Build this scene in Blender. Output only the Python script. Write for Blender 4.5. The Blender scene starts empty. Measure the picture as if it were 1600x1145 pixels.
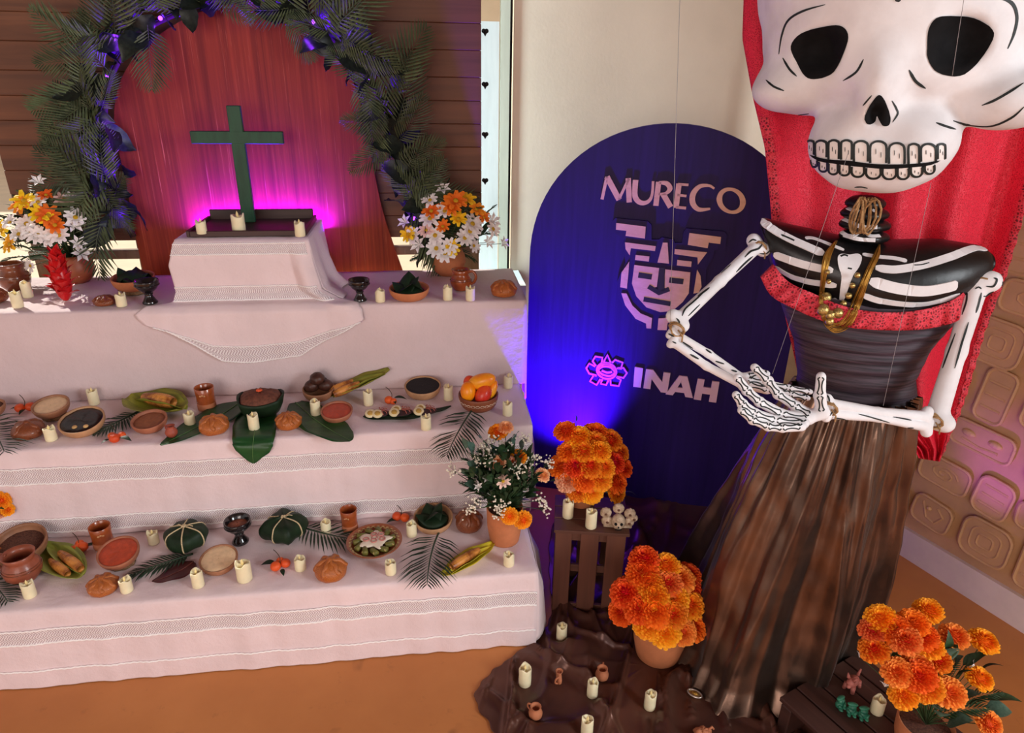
import bpy, math, random
import numpy as np
from mathutils import Vector, Matrix, Euler, noise
from mathutils.bvhtree import BVHTree
R = math.radians
rnd = random.Random(7)
scene = bpy.context.scene
COL = scene.collection

# ---------------------------------------------------------------- camera
F = 1060.0; TH = R(23.4); YAW = R(7.74); ROLL = R(1.0); CH = 1.86
_fh = Vector((math.sin(YAW), math.cos(YAW), 0)); _r0 = Vector((math.cos(YAW), -math.sin(YAW), 0)); _z = Vector((0, 0, 1))
FW = _fh * math.cos(TH) - _z * math.sin(TH); _u0 = _fh * math.sin(TH) + _z * math.cos(TH)
RT = _r0 * math.cos(ROLL) + _u0 * math.sin(ROLL); UP = -_r0 * math.sin(ROLL) + _u0 * math.cos(ROLL)
CC = Vector((0, 0, CH))
cam_data = bpy.data.cameras.new('camera'); cam = bpy.data.objects.new('camera', cam_data); COL.objects.link(cam)
cam_data.sensor_fit = 'HORIZONTAL'; cam_data.sensor_width = 36; cam_data.lens = 36 * F / 1600; cam_data.clip_start = .02
_m = Matrix((RT, UP, -FW)).transposed().to_4x4(); _m.translation = CC; cam.matrix_world = _m
scene.camera = cam

# ---------------------------------------------------------------- world, sun, daylight, exposure
scene.view_settings.view_transform = 'Standard'; scene.view_settings.look = 'None'
scene.view_settings.gamma = 1; scene.view_settings.use_curve_mapping = False; scene.view_settings.exposure = 0.05
world = bpy.data.worlds.new('world'); scene.world = world; world.use_nodes = True
_bg = world.node_tree.nodes['Background']; _bg.inputs[0].default_value = (1.0, .90, .88, 1); _bg.inputs[1].default_value = .62
def lamp(name, kind, loc, target, energy, color, size=None, sizey=None, blend=None, angle=None, spot=None):
    d = bpy.data.lights.new(name, kind); o = bpy.data.objects.new(name, d); COL.objects.link(o)
    o.location = loc; d.energy = energy; d.color = color
    if target is not None: o.rotation_euler = (Vector(target) - Vector(loc)).to_track_quat('-Z', 'Y').to_euler()
    if kind == 'AREA': d.shape = 'RECTANGLE'; d.size = size; d.size_y = sizey or size
    elif kind == 'SUN': d.angle = R(angle)
    else:
        d.shadow_soft_size = size or .02
        if kind == 'SPOT': d.spot_size = R(spot); d.spot_blend = blend
    return o
lamp('sun', 'SUN', (-4, 6, 4), (-4 + 1, 6 - 1, 4 - .95), 5.0, (1, .95, .86), angle=.6)
lamp('right_daylight_fill', 'AREA', (3.6, -1.0, 2.3), (1.2, 1.7, 1.0), 140, (.90, .96, 1), 1.5, 1.5)  # added area lamp for cool daylight on the right; its opening is assumed
lamp('behind_panel_fill', 'AREA', (-.45, 3.23, 1.55), (1, 3.37, 1.5), 46, (.72, .93, 1), .10, 1.6)  # added lamp grazing the back wall, for daylight entering behind the planks
lamp('warm_front_fill', 'AREA', (-1.3, -2.3, 1.9), (-.3, 2.2, .8), 62, (1, .84, .77), 2.2, 1.6)  # warm frontal fill, added to brighten the altar; source invented

# ---------------------------------------------------------------- pixel helpers (1600 x 1145 frame)
def ray(x, y): return FW + RT * ((x - 800) / F) - UP * ((y - 572.5) / F)
def at(x, y, z=0.0):
    d = ray(x, y); return CC + d * ((z - CH) / d.z)
def ony(x, y, Y):
    d = ray(x, y); return CC + d * (Y / d.y)
def onpl(x, y, o, n):
    d = ray(x, y); return CC + d * ((o - CC).dot(n) / d.dot(n))
def depth(p): return (p - CC).dot(FW)
def S(p): return F / depth(p)            # pixels per metre at p

# ---------------------------------------------------------------- materials
def lin(c):
    c = c / 255.0
    return c / 12.92 if c <= .04045 else ((c + .055) / 1.055) ** 2.4
def C(r, g, b, a=1): return (lin(r), lin(g), lin(b), a)
def mul(c, k): return tuple(min(1, x * k) for x in c[:3]) + (1,)
class NT:
    def __init__(s, name):
        s.m = bpy.data.materials.new(name); s.m.use_nodes = True; s.t = s.m.node_tree
        s.b = s.t.nodes['Principled BSDF']
    def n(s, kind, **kw):
        k = s.t.nodes.new('ShaderNode' + kind)
        for a, v in kw.items():
            if a.startswith('i_'):
                key = a[2:]; key = int(key) if key.isdigit() else key
                k.inputs[key].default_value = v
            else: setattr(k, a, v)
        return k
    def l(s, a, b): s.t.links.new(a, b)
    def math(s, op, a, b=None, clamp=False):
        k = s.n('Math', operation=op); k.use_clamp = clamp
        for i, v in enumerate((a, b)):
            if v is None: continue
            if isinstance(v, (int, float)): k.inputs[i].default_value = v
            else: s.l(v, k.inputs[i])
        return k.outputs[0]
    def mix(s, f, a, b):
        k = s.n('Mix', data_type='RGBA')
        if isinstance(f, (int, float)): k.inputs[0].default_value = f
        else: s.l(f, k.inputs[0])
        for i, v in ((6, a), (7, b)):
            if isinstance(v, tuple): k.inputs[i].default_value = v
            else: s.l(v, k.inputs[i])
        return k.outputs[2]
    def coord(s, scale=(1, 1, 1), out='Object', rot=(0, 0, 0)):
        tc = s.n('TexCoord'); mp = s.n('Mapping'); s.l(tc.outputs[out], mp.inputs[0])
        mp.inputs['Scale'].default_value = scale; mp.inputs['Rotation'].default_value = rot; return mp.outputs[0]
    def noise(s, vec, scale, detail=4, rough=.55, dist=0):
        k = s.n('TexNoise'); k.inputs['Scale'].default_value = scale; k.inputs['Detail'].default_value = detail
        k.inputs['Roughness'].default_value = rough; k.inputs['Distortion'].default_value = dist; s.l(vec, k.inputs['Vector']); return k.outputs['Fac']
    def ramp(s, f, stops):
        k = s.n('ValToRGB'); e = k.color_ramp.elements
        while len(e) < len(stops): e.new(.5)
        for i, (p, c) in enumerate(stops): e[i].position = p; e[i].color = c
        s.l(f, k.inputs[0]); return k.outputs[0]
    def bump(s, h, strength=.3, dist=.002):
        k = s.n('Bump'); k.inputs['Strength'].default_value = strength; k.inputs['Distance'].default_value = dist
        s.l(h, k.inputs['Height']); s.l(k.outputs[0], s.b.inputs['Normal'])
    def col(s, c):
        if isinstance(c, tuple): s.b.inputs['Base Color'].default_value = c
        else: s.l(c, s.b.inputs['Base Color'])
    def set(s, **kw):
        for a, v in kw.items(): s.b.inputs[a.replace('_', ' ')].default_value = v
MATS = {}
def mat(name, col, rough=.6, col2=None, var=.18, scale=25, bump=0, bscale=None, metal=0, spec=.4, coat=0, sheen=0, sss=0, stretch=(1, 1, 1), dist=0, lo=.35, hi=.65, objvar=0):
    if name in MATS: return MATS[name]
    t = NT(name); v = t.coord(stretch)
    nf = t.noise(v, scale, 5, .6, dist)
    c2 = col2 or mul(col, 1 - 2 * var)
    out = t.ramp(nf, [(lo, c2), (hi, col)])
    if objvar:
        oi = t.n('ObjectInfo'); h = t.n('HueSaturation'); t.l(out, h.inputs['Color'])
        t.l(t.math('ADD', t.math('MULTIPLY', oi.outputs['Random'], 2 * objvar), 1 - objvar), h.inputs['Value'])
        t.l(t.math('ADD', t.math('MULTIPLY', oi.outputs['Random'], objvar * .08), .5 - objvar * .04), h.inputs['Hue'])
        out = h.outputs[0]
    t.col(out); t.set(Roughness=rough, Metallic=metal)
    t.b.inputs['Specular IOR Level'].default_value = spec
    if coat: t.b.inputs['Coat Weight'].default_value = coat; t.b.inputs['Coat Roughness'].default_value = .12
    if sheen: t.b.inputs['Sheen Weight'].default_value = sheen
    if sss: t.b.inputs['Subsurface Weight'].default_value = sss; t.b.inputs['Subsurface Radius'].default_value = (.02, .012, .008); t.b.inputs['Subsurface Scale'].default_value = .5
    if bump: t.bump(t.noise(v, bscale or scale * 3, 5, .6), bump, .003)
    MATS[name] = t.m; return t.m
def emat(name, col, strength):
    t = NT(name); t.col((0, 0, 0, 1)); t.b.inputs['Emission Color'].default_value = col; t.b.inputs['Emission Strength'].default_value = strength
    return t.m

# ---------------------------------------------------------------- mesh builder
def nz(x, y=0, z=0): return noise.noise(Vector((x, y, z)))
class MB:
    def __init__(s): s.v = []; s.f = []; s.mi = []; s.uv = []
    def add(s, vs, fs, mi=0, uv=None):
        b = len(s.v); s.v += [Vector(p) for p in vs]; s.uv += list(uv) if uv else [(0, 0)] * len(vs)
        s.f += [tuple(i + b for i in f) for f in fs]; s.mi += [mi] * len(fs); return s
    def grid(s, fn, nu, nv, mi=0, cu=False, uvf=None):
        vs = []; uv = []
        for j in range(nv + 1):
            for i in range(nu + (0 if cu else 1)):
                u, v = i / nu, j / nv; vs.append(fn(u, v)); uv.append(uvf(u, v) if uvf else (u, v))
        w = nu if cu else nu + 1; fs = []
        for j in range(nv):
            for i in range(nu):
                a = j * w + i; b = j * w + (i + 1) % w; fs.append((a, b, b + w, a + w))
        return s.add(vs, fs, mi, uv)
    def lathe(s, prof, seg=24, mi=0, o=(0, 0, 0), wob=None):
        o = Vector(o); n = len(prof)
        def fn(u, v):
            r, z = prof[min(n - 1, int(round(v * (n - 1))))]; a = u * 2 * math.pi
            if wob: r, z = wob(r, z, a)
            return o + Vector((r * math.cos(a), r * math.sin(a), z))
        return s.grid(fn, seg, n - 1, mi, True)
    def tube(s, pts, rad, seg=8, mi=0, cap=True, flat=None):
        pts = [Vector(p) for p in pts]; n = len(pts)
        if isinstance(rad, (int, float)): rad = [rad] * n
        t0 = (pts[1] - pts[0]).normalized(); a = Vector((0, 0, 1)) if abs(t0.z) < .9 else Vector((1, 0, 0))
        nrm = t0.cross(a).normalized(); vs = []
        for i in range(n):
            t = (pts[min(i + 1, n - 1)] - pts[max(i - 1, 0)]).normalized()
            nrm = (nrm - t * nrm.dot(t)).normalized(); bi = t.cross(nrm)
            for k in range(seg):
                q = 2 * math.pi * k / seg; vs.append(pts[i] + (nrm * math.cos(q) + bi * math.sin(q) * (flat or 1)) * rad[i])
        fs = []
        for i in range(n - 1):
            for k in range(seg):
                b = i * seg + k; c = i * seg + (k + 1) % seg; fs.append((b, c, c + seg, b + seg))
        if cap: fs.append(tuple(range(seg - 1, -1, -1))); fs.append(tuple(range((n - 1) * seg, n * seg)))
        return s.add(vs, fs, mi)
    def box(s, lo, hi, mi=0, bev=0):
        x0, y0, z0 = lo; x1, y1, z1 = hi
        if not bev:
            vs = [(x, y, z) for z in (z0, z1) for y in (y0, y1) for x in (x0, x1)]
            return s.add(vs, [(0, 2, 3, 1), (4, 5, 7, 6), (0, 1, 5, 4), (2, 6, 7, 3), (0, 4, 6, 2), (1, 3, 7, 5)], mi)
        b = bev; base = []
        for z, k in ((z0, b), (z0 + b, 0), (z1 - b, 0), (z1, b)):
            base += [(x0 + k + b, y0 + k, z), (x1 - k - b, y0 + k, z), (x1 - k, y0 + k + b, z), (x1 - k, y1 - k - b, z), (x1 - k - b, y1 - k, z), (x0 + k + b, y1 - k, z), (x0 + k, y1 - k - b, z), (x0 + k, y0 + k + b, z)]
        fs = [tuple(range(7, -1, -1)), tuple(range(24, 32))]
        for j in range(3):
            for i in range(8): a = j * 8 + i; c = j * 8 + (i + 1) % 8; fs.append((a, c, c + 8, a + 8))
        return s.add(base, fs, mi)
    def ell(s, c, r, nu=16, nv=10, mi=0, fn=None, rot=None):
        c = Vector(c); vs = []; fs = []
        r = (r, r, r) if isinstance(r, (int, float)) else r
        def pt(u, v):
            d = Vector((math.sin(v) * math.cos(u), math.sin(v) * math.sin(u), math.cos(v))); k = fn(d) if fn else 1
            p = Vector((d.x * r[0], d.y * r[1], d.z * r[2])) * k
            return c + (rot @ p if rot else p)
        vs.append(pt(0, 0))
        for j in range(1, nv):
            for i in range(nu): vs.append(pt(2 * math.pi * i / nu, math.pi * j / nv))
        vs.append(pt(0, math.pi)); L = len(vs) - 1
        for i in range(nu): fs.append((0, 1 + i, 1 + (i + 1) % nu))
        for j in range(nv - 2):
            for i in range(nu): a = 1 + j * nu + i; b = 1 + j * nu + (i + 1) % nu; fs.append((a, a + nu, b + nu, b))
        for i in range(nu): fs.append((L, 1 + (nv - 2) * nu + (i + 1) % nu, 1 + (nv - 2) * nu + i))
        return s.add(vs, fs, mi)
    def ribbon(s, pts, nrms, w, thick=.0015, mi=0):
        """raised painted stroke: points on a surface with normals; w = list or float half width"""
        n = len(pts); w = [w] * n if isinstance(w, (int, float)) else w; vs = []
        for i in range(n):
            t = (pts[min(i + 1, n - 1)] - pts[max(i - 1, 0)]).normalized(); nn = nrms[i]; sd = t.cross(nn).normalized()
            vs += [pts[i] - sd * w[i] - nn * thick, pts[i] - sd * w[i] + nn * thick, pts[i] + sd * w[i] + nn * thick, pts[i] + sd * w[i] - nn * thick]
        fs = []
        for i in range(n - 1):
            a = i * 4
            for k in range(4): fs.append((a + k, a + (k + 1) % 4, a + 4 + (k + 1) % 4, a + 4 + k))
        fs += [(3, 2, 1, 0), (4 * n - 4, 4 * n - 3, 4 * n - 2, 4 * n - 1)]
        return s.add(vs, fs, mi)
    def extrude(s, poly, d, mi=0):
        """poly: list of Vectors (planar), d: Vector"""
        n = len(poly); vs = [Vector(p) for p in poly] + [Vector(p) + d for p in poly]
        fs = [tuple(range(n - 1, -1, -1)), tuple(range(n, 2 * n))] + [(i, (i + 1) % n, n + (i + 1) % n, n + i) for i in range(n)]
        return s.add(vs, fs, mi)
    def xf(s, m): s.v = [m @ p for p in s.v]; return s
    def mesh(s, name, mats, smooth=True):
        me = bpy.data.meshes.new(name); me.from_pydata([tuple(p) for p in s.v], [], s.f)
        for m in (mats if isinstance(mats, (list, tuple)) else [mats]): me.materials.append(m)
        me.polygons.foreach_set('material_index', s.mi); me.polygons.foreach_set('use_smooth', [smooth] * len(s.f))
        if any(u != (0, 0) for u in s.uv):
            ul = me.uv_layers.new(name='UVMap'); li = np.empty(len(me.loops), dtype=np.int32); me.loops.foreach_get('vertex_index', li)
            ul.data.foreach_set('uv', np.array(s.uv, dtype=np.float32)[li].ravel())
        me.update(); return me
    def build(s, name, mats, parent=None, smooth=True):
        return obj(name, s.mesh(name, mats, smooth), parent)
class Pieces(MB):
    """collects separate painted pieces; each becomes an object of its own"""
    def add(s, vs, fs, mi=0, uv=None):
        m = MB(); m.add(vs, fs, mi, uv)
        if not s.v: s.parts = []
        s.parts.append(m); s.v += m.v; return s
def obj(name, me, parent=None, loc=None, rot=None, sc=None):
    o = bpy.data.objects.new(name, me); COL.objects.link(o)
    if parent is not None: o.parent = parent
    if loc is not None: o.location = loc
    if rot is not None: o.rotation_euler = rot
    if sc is not None: o.scale = (sc,) * 3 if isinstance(sc, (int, float)) else sc
    return o
def tag(o, label, cat, group=None):
    o['label'] = label; o['category'] = cat
    if group: o['group'] = group
    return o
def thing(name, label, cat, loc=(0, 0, 0), rz=0, group=None, rot=None, sc=None):
    o = bpy.data.objects.new(name, None); COL.objects.link(o); o.empty_display_size = .05
    o.location = loc; o.rotation_euler = rot if rot is not None else (0, 0, rz)
    if sc: o.scale = (sc, sc, sc)
    return tag(o, label, cat, group)
def struct(o): o['kind'] = 'structure'; return o
def solid(o, t, off=0, sub=0):
    m = o.modifiers.new('s', 'SOLIDIFY'); m.thickness = t; m.offset = off
    if sub: k = o.modifiers.new('d', 'SUBSURF'); k.levels = k.render_levels = sub
    return o
def catmull(P, n=8, closed=False):
    P = [Vector(p) for p in P]; N = len(P); out = []
    rng = range(N if closed else N - 1)
    for i in rng:
        g = (lambda k: P[k % N]) if closed else (lambda k: P[max(0, min(N - 1, k))])
        a, b, c, d = g(i - 1), g(i), g(i + 1), g(i + 2)
        for k in range(n):
            t = k / n; out.append(.5 * ((2 * b) + (c - a) * t + (2 * a - 5 * b + 4 * c - d) * t * t + (3 * b - a - 3 * c + d) * t ** 3))
    if not closed: out.append(P[-1])
    return out
# signed-distance modelling, meshed with naive surface nets
def smin(a, b, k): h = np.clip(.5 + .5 * (b - a) / k, 0, 1); return b + (a - b) * h - k * h * (1 - h)
def smax(a, b, k): return -smin(-a, -b, k)
def s_ell(P, c, r):
    q = [(P[i] - c[i]) / r[i] for i in range(3)]; k0 = np.sqrt(sum(x * x for x in q)); k1 = np.sqrt(sum((q[i] / r[i]) ** 2 for i in range(3))) + 1e-9
    return k0 * (k0 - 1) / k1
def s_cap(P, a, b, ra, rb):
    ab = [b[i] - a[i] for i in range(3)]; L = sum(x * x for x in ab) + 1e-12
    h = np.clip(sum((P[i] - a[i]) * ab[i] for i in range(3)) / L, 0, 1)
    return np.sqrt(sum((P[i] - a[i] - ab[i] * h) ** 2 for i in range(3))) - (ra + (rb - ra) * h)
def surfnet(fn, lo, hi, h):
    ax = [np.arange(lo[i], hi[i] + h, h) for i in range(3)]; P = np.meshgrid(*ax, indexing='ij'); V = fn(P).astype(float); ins = V < 0
    nx, ny, nzz = [d - 1 for d in V.shape]
    cor = [(i, j, k) for i in (0, 1) for j in (0, 1) for k in (0, 1)]
    sl = lambda A, c: A[c[0]:c[0] + nx, c[1]:c[1] + ny, c[2]:c[2] + nzz]
    cnt = sum(sl(ins, c).astype(int) for c in cor); act = (cnt > 0) & (cnt < 8)
    acc = np.zeros((nx, ny, nzz, 3)); num = np.zeros((nx, ny, nzz))
    for a in cor:
        for d in range(3):
            if a[d]: continue
            b = list(a); b[d] = 1; va, vb = sl(V, a), sl(V, b); x = (va < 0) != (vb < 0); t = np.where(x, va / np.where(x, va - vb, 1), 0)
            for e in range(3): acc[..., e] += np.where(x, a[e] + (t if e == d else 0), 0)
            num += x
    idx = -np.ones(act.shape, int); idx[act] = np.arange(act.sum()); w = np.argwhere(act)
    vs = (w + acc[act] / num[act][:, None]) * h + np.array(lo)
    fs = []
    for d in range(3):
        e, g = (d + 1) % 3, (d + 2) % 3; A = np.take(ins, range(0, V.shape[d] - 1), axis=d); B = np.take(ins, range(1, V.shape[d]), axis=d)
        for c in np.argwhere(A != B):
            if c[e] < 1 or c[g] < 1 or c[e] >= V.shape[e] - 1 or c[g] >= V.shape[g] - 1: continue
            q = []
            for de, dg in ((-1, -1), (0, -1), (0, 0), (-1, 0)):
                k = c.copy(); k[e] += de; k[g] += dg; q.append(idx[tuple(k)])
            if A[tuple(c)]: fs.append(tuple(int(i) for i in q))
            else: fs.append(tuple(int(i) for i in q[::-1]))
    return [Vector(p) for p in vs], fs
def bvh(vs, fs): return BVHTree.FromPolygons([tuple(v) for v in vs], fs)
def cast(t, px, py):
    """where the line of sight through a pixel meets a surface already standing in the scene"""
    d = ray(px, py).normalized(); h = t.ray_cast(CC, d)
    if h[0] is None: h = None
    return h
def stroke(mb, t, pix, wpx, thick=.0012, n=6, mi=0, taper=False):
    pts = []; nr = []
    for p in catmull([Vector((a, b, 0)) for a, b in pix], n):
        h = cast(t, p.x, p.y)
        if h is None: continue
        nn = h[1] if h[1].dot(ray(p.x, p.y)) < 0 else -h[1]
        if pts and (h[0] - pts[-1]).length > .12: break
        pts.append(h[0]); nr.append(nn)
    if len(pts) < 2: return
    w = []
    for i, p in enumerate(pts):
        q = i / (len(pts) - 1); k = (min(1, .25 + 3 * min(q, 1 - q)) if taper is True else min(1, .5 + 6 * min(q, 1 - q)) if taper == 'r' else 1); w.append(wpx * .5 / S(p) * k)
    mb.ribbon(pts, nr, w, thick, mi)
def patch(mb, t, poly, thick=.0015, mi=0, step=3):
    """filled painted area: polygon in pixels laid on a surface"""
    from mathutils.geometry import delaunay_2d_cdt
    P = [Vector((a, b)) for a, b in poly]; n = len(P); xs = [p.x for p in P]; ys = [p.y for p in P]
    pts = list(P); 
    def inside(x, y):
        c = False
        for i in range(n):
            a, b = P[i], P[(i + 1) % n]
            if (a.y > y) != (b.y > y) and x < (b.x - a.x) * (y - a.y) / (b.y - a.y) + a.x: c = not c
        return c
    x = min(xs) + step
    while x < max(xs):
        y = min(ys) + step
        while y < max(ys):
            if inside(x, y) and min((Vector((x, y)) - p).length for p in P) > step * .5: pts.append(Vector((x, y)))
            y += step
        x += step
    r = delaunay_2d_cdt(pts, [(i, (i + 1) % n) for i in range(n)], [list(range(n))], 1, 1e-4)
    vv = []; ok = []
    for p in r[0]:
        h = cast(t, p.x, p.y)
        if h is None: vv.append(Vector()); ok.append(False); continue
        nn = h[1] if h[1].dot(ray(p.x, p.y)) < 0 else -h[1]
        vv.append(h[0] + nn * thick); ok.append(True)
    fs = []
    for f in r[2]:
        if all(ok[i] for i in f) and max((vv[f[0]] - vv[i]).length for i in f) < .08: fs.append(tuple(f))
    if fs:
        us = sorted({i for f in fs for i in f}); rm = {q: k for k, q in enumerate(us)}; mb.add([vv[i] for i in us], [tuple(rm[i] for i in f) for f in fs], mi)
# ================================================================ the setting
def floor_mat():
    t = NT('painted_concrete'); v = t.coord()
    a = t.noise(v, 1.6, 6, .6); b = t.noise(v, 14, 5, .65); c = t.noise(v, 5.5, 3, .5, .6)
    base = t.ramp(a, [(.3, C(180, 110, 56)), (.7, C(203, 132, 72))])
    base = t.mix(t.math('MULTIPLY', t.ramp(b, [(.62, (0, 0, 0, 1)), (.75, (1, 1, 1, 1))]), .35), base, C(120, 70, 40))
    spots = t.ramp(c, [(.66, (0, 0, 0, 1)), (.72, (1, 1, 1, 1))])
    base = t.mix(t.math('MULTIPLY', spots, .45), base, C(110, 62, 34))
    t.col(base); t.set(Roughness=.55); t.bump(b, .12, .002); return t.m
M_FLOOR = floor_mat()
def flat(name, lo, hi, m): return struct(MB().box(lo, hi).build(name, m, smooth=False))
flat('floor', (-4.5, -3, -.05), (4.5, 3.6, 0), M_FLOOR)
flat('ground', (-14, 3.6, -.06), (8, 16, -.01), mat('pale_paving', C(226, 206, 176), .8, scale=3, var=.06))
flat('wall_far', (-14, 15.5, -.01), (8, 15.7, 5), mat('far_cream_wall', C(224, 208, 184), .8, scale=1.2, var=.05))
flat('light_block_ceiling', (-4.5, -1.8, 2.95), (4.5, 3.5, 3.05), mat('darkened_ceiling', C(120, 98, 82), .8, scale=4, var=.06))  # unseen ceiling added to keep sun off; darkened to bounce less onto the steps
M_WALL = mat('cream_plaster', C(238, 224, 202), .7, scale=2.2, var=.05, bump=.15, bscale=60)
flat('wall_back', (.445, 3.4, 0), (3.2, 3.5, 2.95), M_WALL)
flat('sun_block_wall', (-4.5, 3.12, 0), (-2.42, 3.24, 2.95), M_WALL)  # unseen wall added to keep the sun off floor and lowest step
M_WTRIM = mat('white_painted_board', C(224, 232, 230), .5, scale=6, var=.05, stretch=(4, 4, .6))
_tx = [ony(q, 200, 3.39).x for q in (748, 779, 781, 795)]
flat('trim_1', (_tx[0], 3.39, .9), (_tx[1], 3.42, 2.07), M_WTRIM)
flat('trim_2', (_tx[2], 3.388, .9), (_tx[3], 3.42, 2.95), mat('greenish_white_post', C(206, 212, 194), .5, scale=6, var=.06, stretch=(4, 4, .6)))
flat('trim_3', (_tx[0], 3.12, .86), (_tx[3] + .06, 3.4, .92), M_WTRIM)
flat('trim_4', (_tx[0], 3.39, 2.07), (_tx[1], 3.42, 2.95), mat('tan_lintel', C(206, 172, 136), .6, scale=6, var=.06))
flat('gap_shade_strip', (_tx[3], 3.398, .9), (_tx[3] + .012, 3.42, 2.95), mat('dark_gap_shade', C(24, 24, 20), .8, scale=6, var=.06))  # dark strip painted in for the shade of the gap beside the post
for k, py in enumerate((50, 133, 211, 283)):
    p = ony(758, py, 3.13); mb = MB()
    mb.ell((-.006, 0, .004), (.009, .006, .009), 10, 8); mb.ell((.006, 0, .004), (.009, .006, .009), 10, 8); mb.tube([(0, 0, 0), (0, 0, -.016)], [.010, .001], 8)
    o = mb.build('panel_hook', mat('black_iron', C(22, 20, 20), .5, metal=.3)); o.location = p
    tag(o, ['topmost', 'second', 'third', 'lowest'][k] + ' of the four black heart-shaped hooks down the plank edge', 'hook', 'heart hooks on the plank panel edge')

# plank panel behind the altar
def wood(name, c1, c2, c3, axis, rough=.5, sc=1.0, streak=.5, coat=0, long=False):
    if name in MATS: return MATS[name]
    st = {'x': (.6, 12, 12), 'y': (12, .6, 12), 'z': (12, 12, .6)}[axis]
    if long: st = tuple(q if q > 1 else .14 for q in st)
    t = NT(name); v = t.coord(st); oi = t.n('ObjectInfo'); ad = t.n('VectorMath', operation='ADD'); t.l(v, ad.inputs[0])
    cb = t.n('CombineXYZ'); t.l(t.math('MULTIPLY', oi.outputs['Random'], 37), cb.inputs[0]); t.l(t.math('MULTIPLY', oi.outputs['Random'], 91), cb.inputs[2]); t.l(cb.outputs[0], ad.inputs[1]); v = ad.outputs[0]
    a = t.noise(v, 1.6 * sc, 6, .6, .6); b = t.noise(v, 6 * sc, 4, .7, .3)
    base = t.ramp(a, [(.28, c2), (.72, c1)])
    base = t.mix(t.math('MULTIPLY', t.ramp(b, [(.60, (0, 0, 0, 1)), (.70, (1, 1, 1, 1))]), streak), base, c3)
    t.col(base); t.set(Roughness=rough); t.bump(b, .12, .002)
    if coat: t.b.inputs['Coat Weight'].default_value = coat; t.b.inputs['Coat Roughness'].default_value = .3
    MATS[name] = t.m; return t.m
M_PLANK = wood('dark_stained_plank', C(130, 82, 52), C(92, 57, 37), C(156, 104, 66), 'x', .55, streak=.15)
pan = thing('plank_backdrop', 'dark brown backdrop of horizontal wooden planks standing behind the altar', 'backdrop', (-.71, 3.12, 0))
z = 1.165; k = 0
while z < 2.9:
    hgt = .098 + .012 * nz(k * 3.1); x0 = -.98 + .004 * nz(k * 7.7)
    MB().box((x0, -.011 + .002 * nz(k, 5), z), (.98, .011, z + hgt - .0008), bev=.0022).build('plank', M_PLANK, pan, False); z += hgt; k += 1
M_POST = wood('grey_pallet_wood', C(150, 126, 106), C(110, 88, 72), C(170, 150, 132), 'z', .7)
for x in (-.93, -.5, .5, .93): MB().box((x - .04, .014, 0), (x + .04, .05, 2.8), bev=.003).build('post', M_POST, pan, False)
MB().box((-.975, .0115, 1.17), (.975, .0135, 2.8)).build('light_leak_sheet', M_PLANK, pan, False)  # unseen sheet added to stop sunlight leaking between the planks
for zz in (.5, 1.085): MB().box((-.97, -.02, zz), (.97, .011, zz + .04), bev=.003).build('rail', M_POST, pan, False)

# carved wall on the right
B0 = at(1415, 868, 0); B1 = at(1600, 985, 0); WD = (B1 - B0).normalized(); WN = Vector((WD.y, -WD.x, 0))
if WN.x > 0: WN = -WN
M_CARVE = mat('carved_plaster', C(214, 170, 124), .75, scale=5, var=.10, bump=.25, bscale=40)
wl = MB(); L0, L1 = -1.02, 2.2
o0 = B0 + WD * L0; o1 = B0 + WD * L1
wl.extrude([o0, o1, o1 - WN * .12, o0 - WN * .12], Vector((0, 0, 2.95)))
wall_r = struct(wl.build('wall_right', M_CARVE, smooth=False))
bs = MB(); bs.extrude([o0 + WN * .018, o1 + WN * .018, o1, o0], Vector((0, 0, .13)))
struct(bs.build('baseboard_right', mat('whitened_plinth', C(240, 228, 216), .7, scale=6, var=.06, bump=.15), smooth=False))  # plinth is white; whitened further to put daylight into its colour
# relief: glyph blocks with rounded outlines and inner ridges, each a piece of the wall
def glyph(seed, w, h):
    r = random.Random(seed); mb = MB()
    def ridge(pts, rad): mb.tube([Vector((p[0], -.017, p[1])) for p in pts], rad, 6)
    rr = min(w, h) * .28; pts = []
    for cx, cz, a0 in ((w / 2 - rr, h / 2 - rr, 0), (-w / 2 + rr, h / 2 - rr, 90), (-w / 2 + rr, -h / 2 + rr, 180), (w / 2 - rr, -h / 2 + rr, 270)):
        for q in range(5): a = R(a0 + q * 22.5); pts.append((cx + rr * math.cos(a), cz + rr * math.sin(a)))
    mb.extrude([Vector((p[0], .006, p[1])) for p in pts], Vector((0, -.024, 0)))
    ridge(pts + [pts[0]], .007)
    kind = r.randrange(5)
    if kind == 0:
        for q in (.62, .32): ridge([(p[0] * q, p[1] * q) for p in pts + [pts[0]]], .005)
    elif kind == 1:
        for q in (-.25, 0, .25): ridge([(-w * .34, q * h), (w * .34, q * h)], .006)
    elif kind == 2:
        ridge([(.30 * w * (1 - t / 20) * math.cos(t * .7), .3 * h * (1 - t / 20) * math.sin(t * .7)) for t in range(19)], .005)
    elif kind == 3:
        ridge([(-w * .3, h * .3), (-w * .1, -h * .2), (w * .15, -h * .25), (w * .3, h * .1), (w * .1, h * .3)], .006); mb.ell((-w * .1, -.018, h * .15), (w * .07, .012, w * .07), 10, 8)
    else:
        for q in (-.22, .22): mb.ell((q * w, -.018, h * .08), (w * .12, .014, h * .14), 12, 8)
        ridge([(-w * .3, -h * .22), (0, -h * .3), (w * .3, -h * .22)], .006)
    return mb.mesh('carved_glyph', M_CARVE, False)
ang = math.atan2(WD.y, WD.x)
GL = [glyph(50 + i, w, h) for i, (w, h) in enumerate(((.15, .12), (.12, .15), (.19, .11), (.11, .11), (.10, .20), (.17, .16), (.22, .10)))]
zz = .2; row = 0
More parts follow.
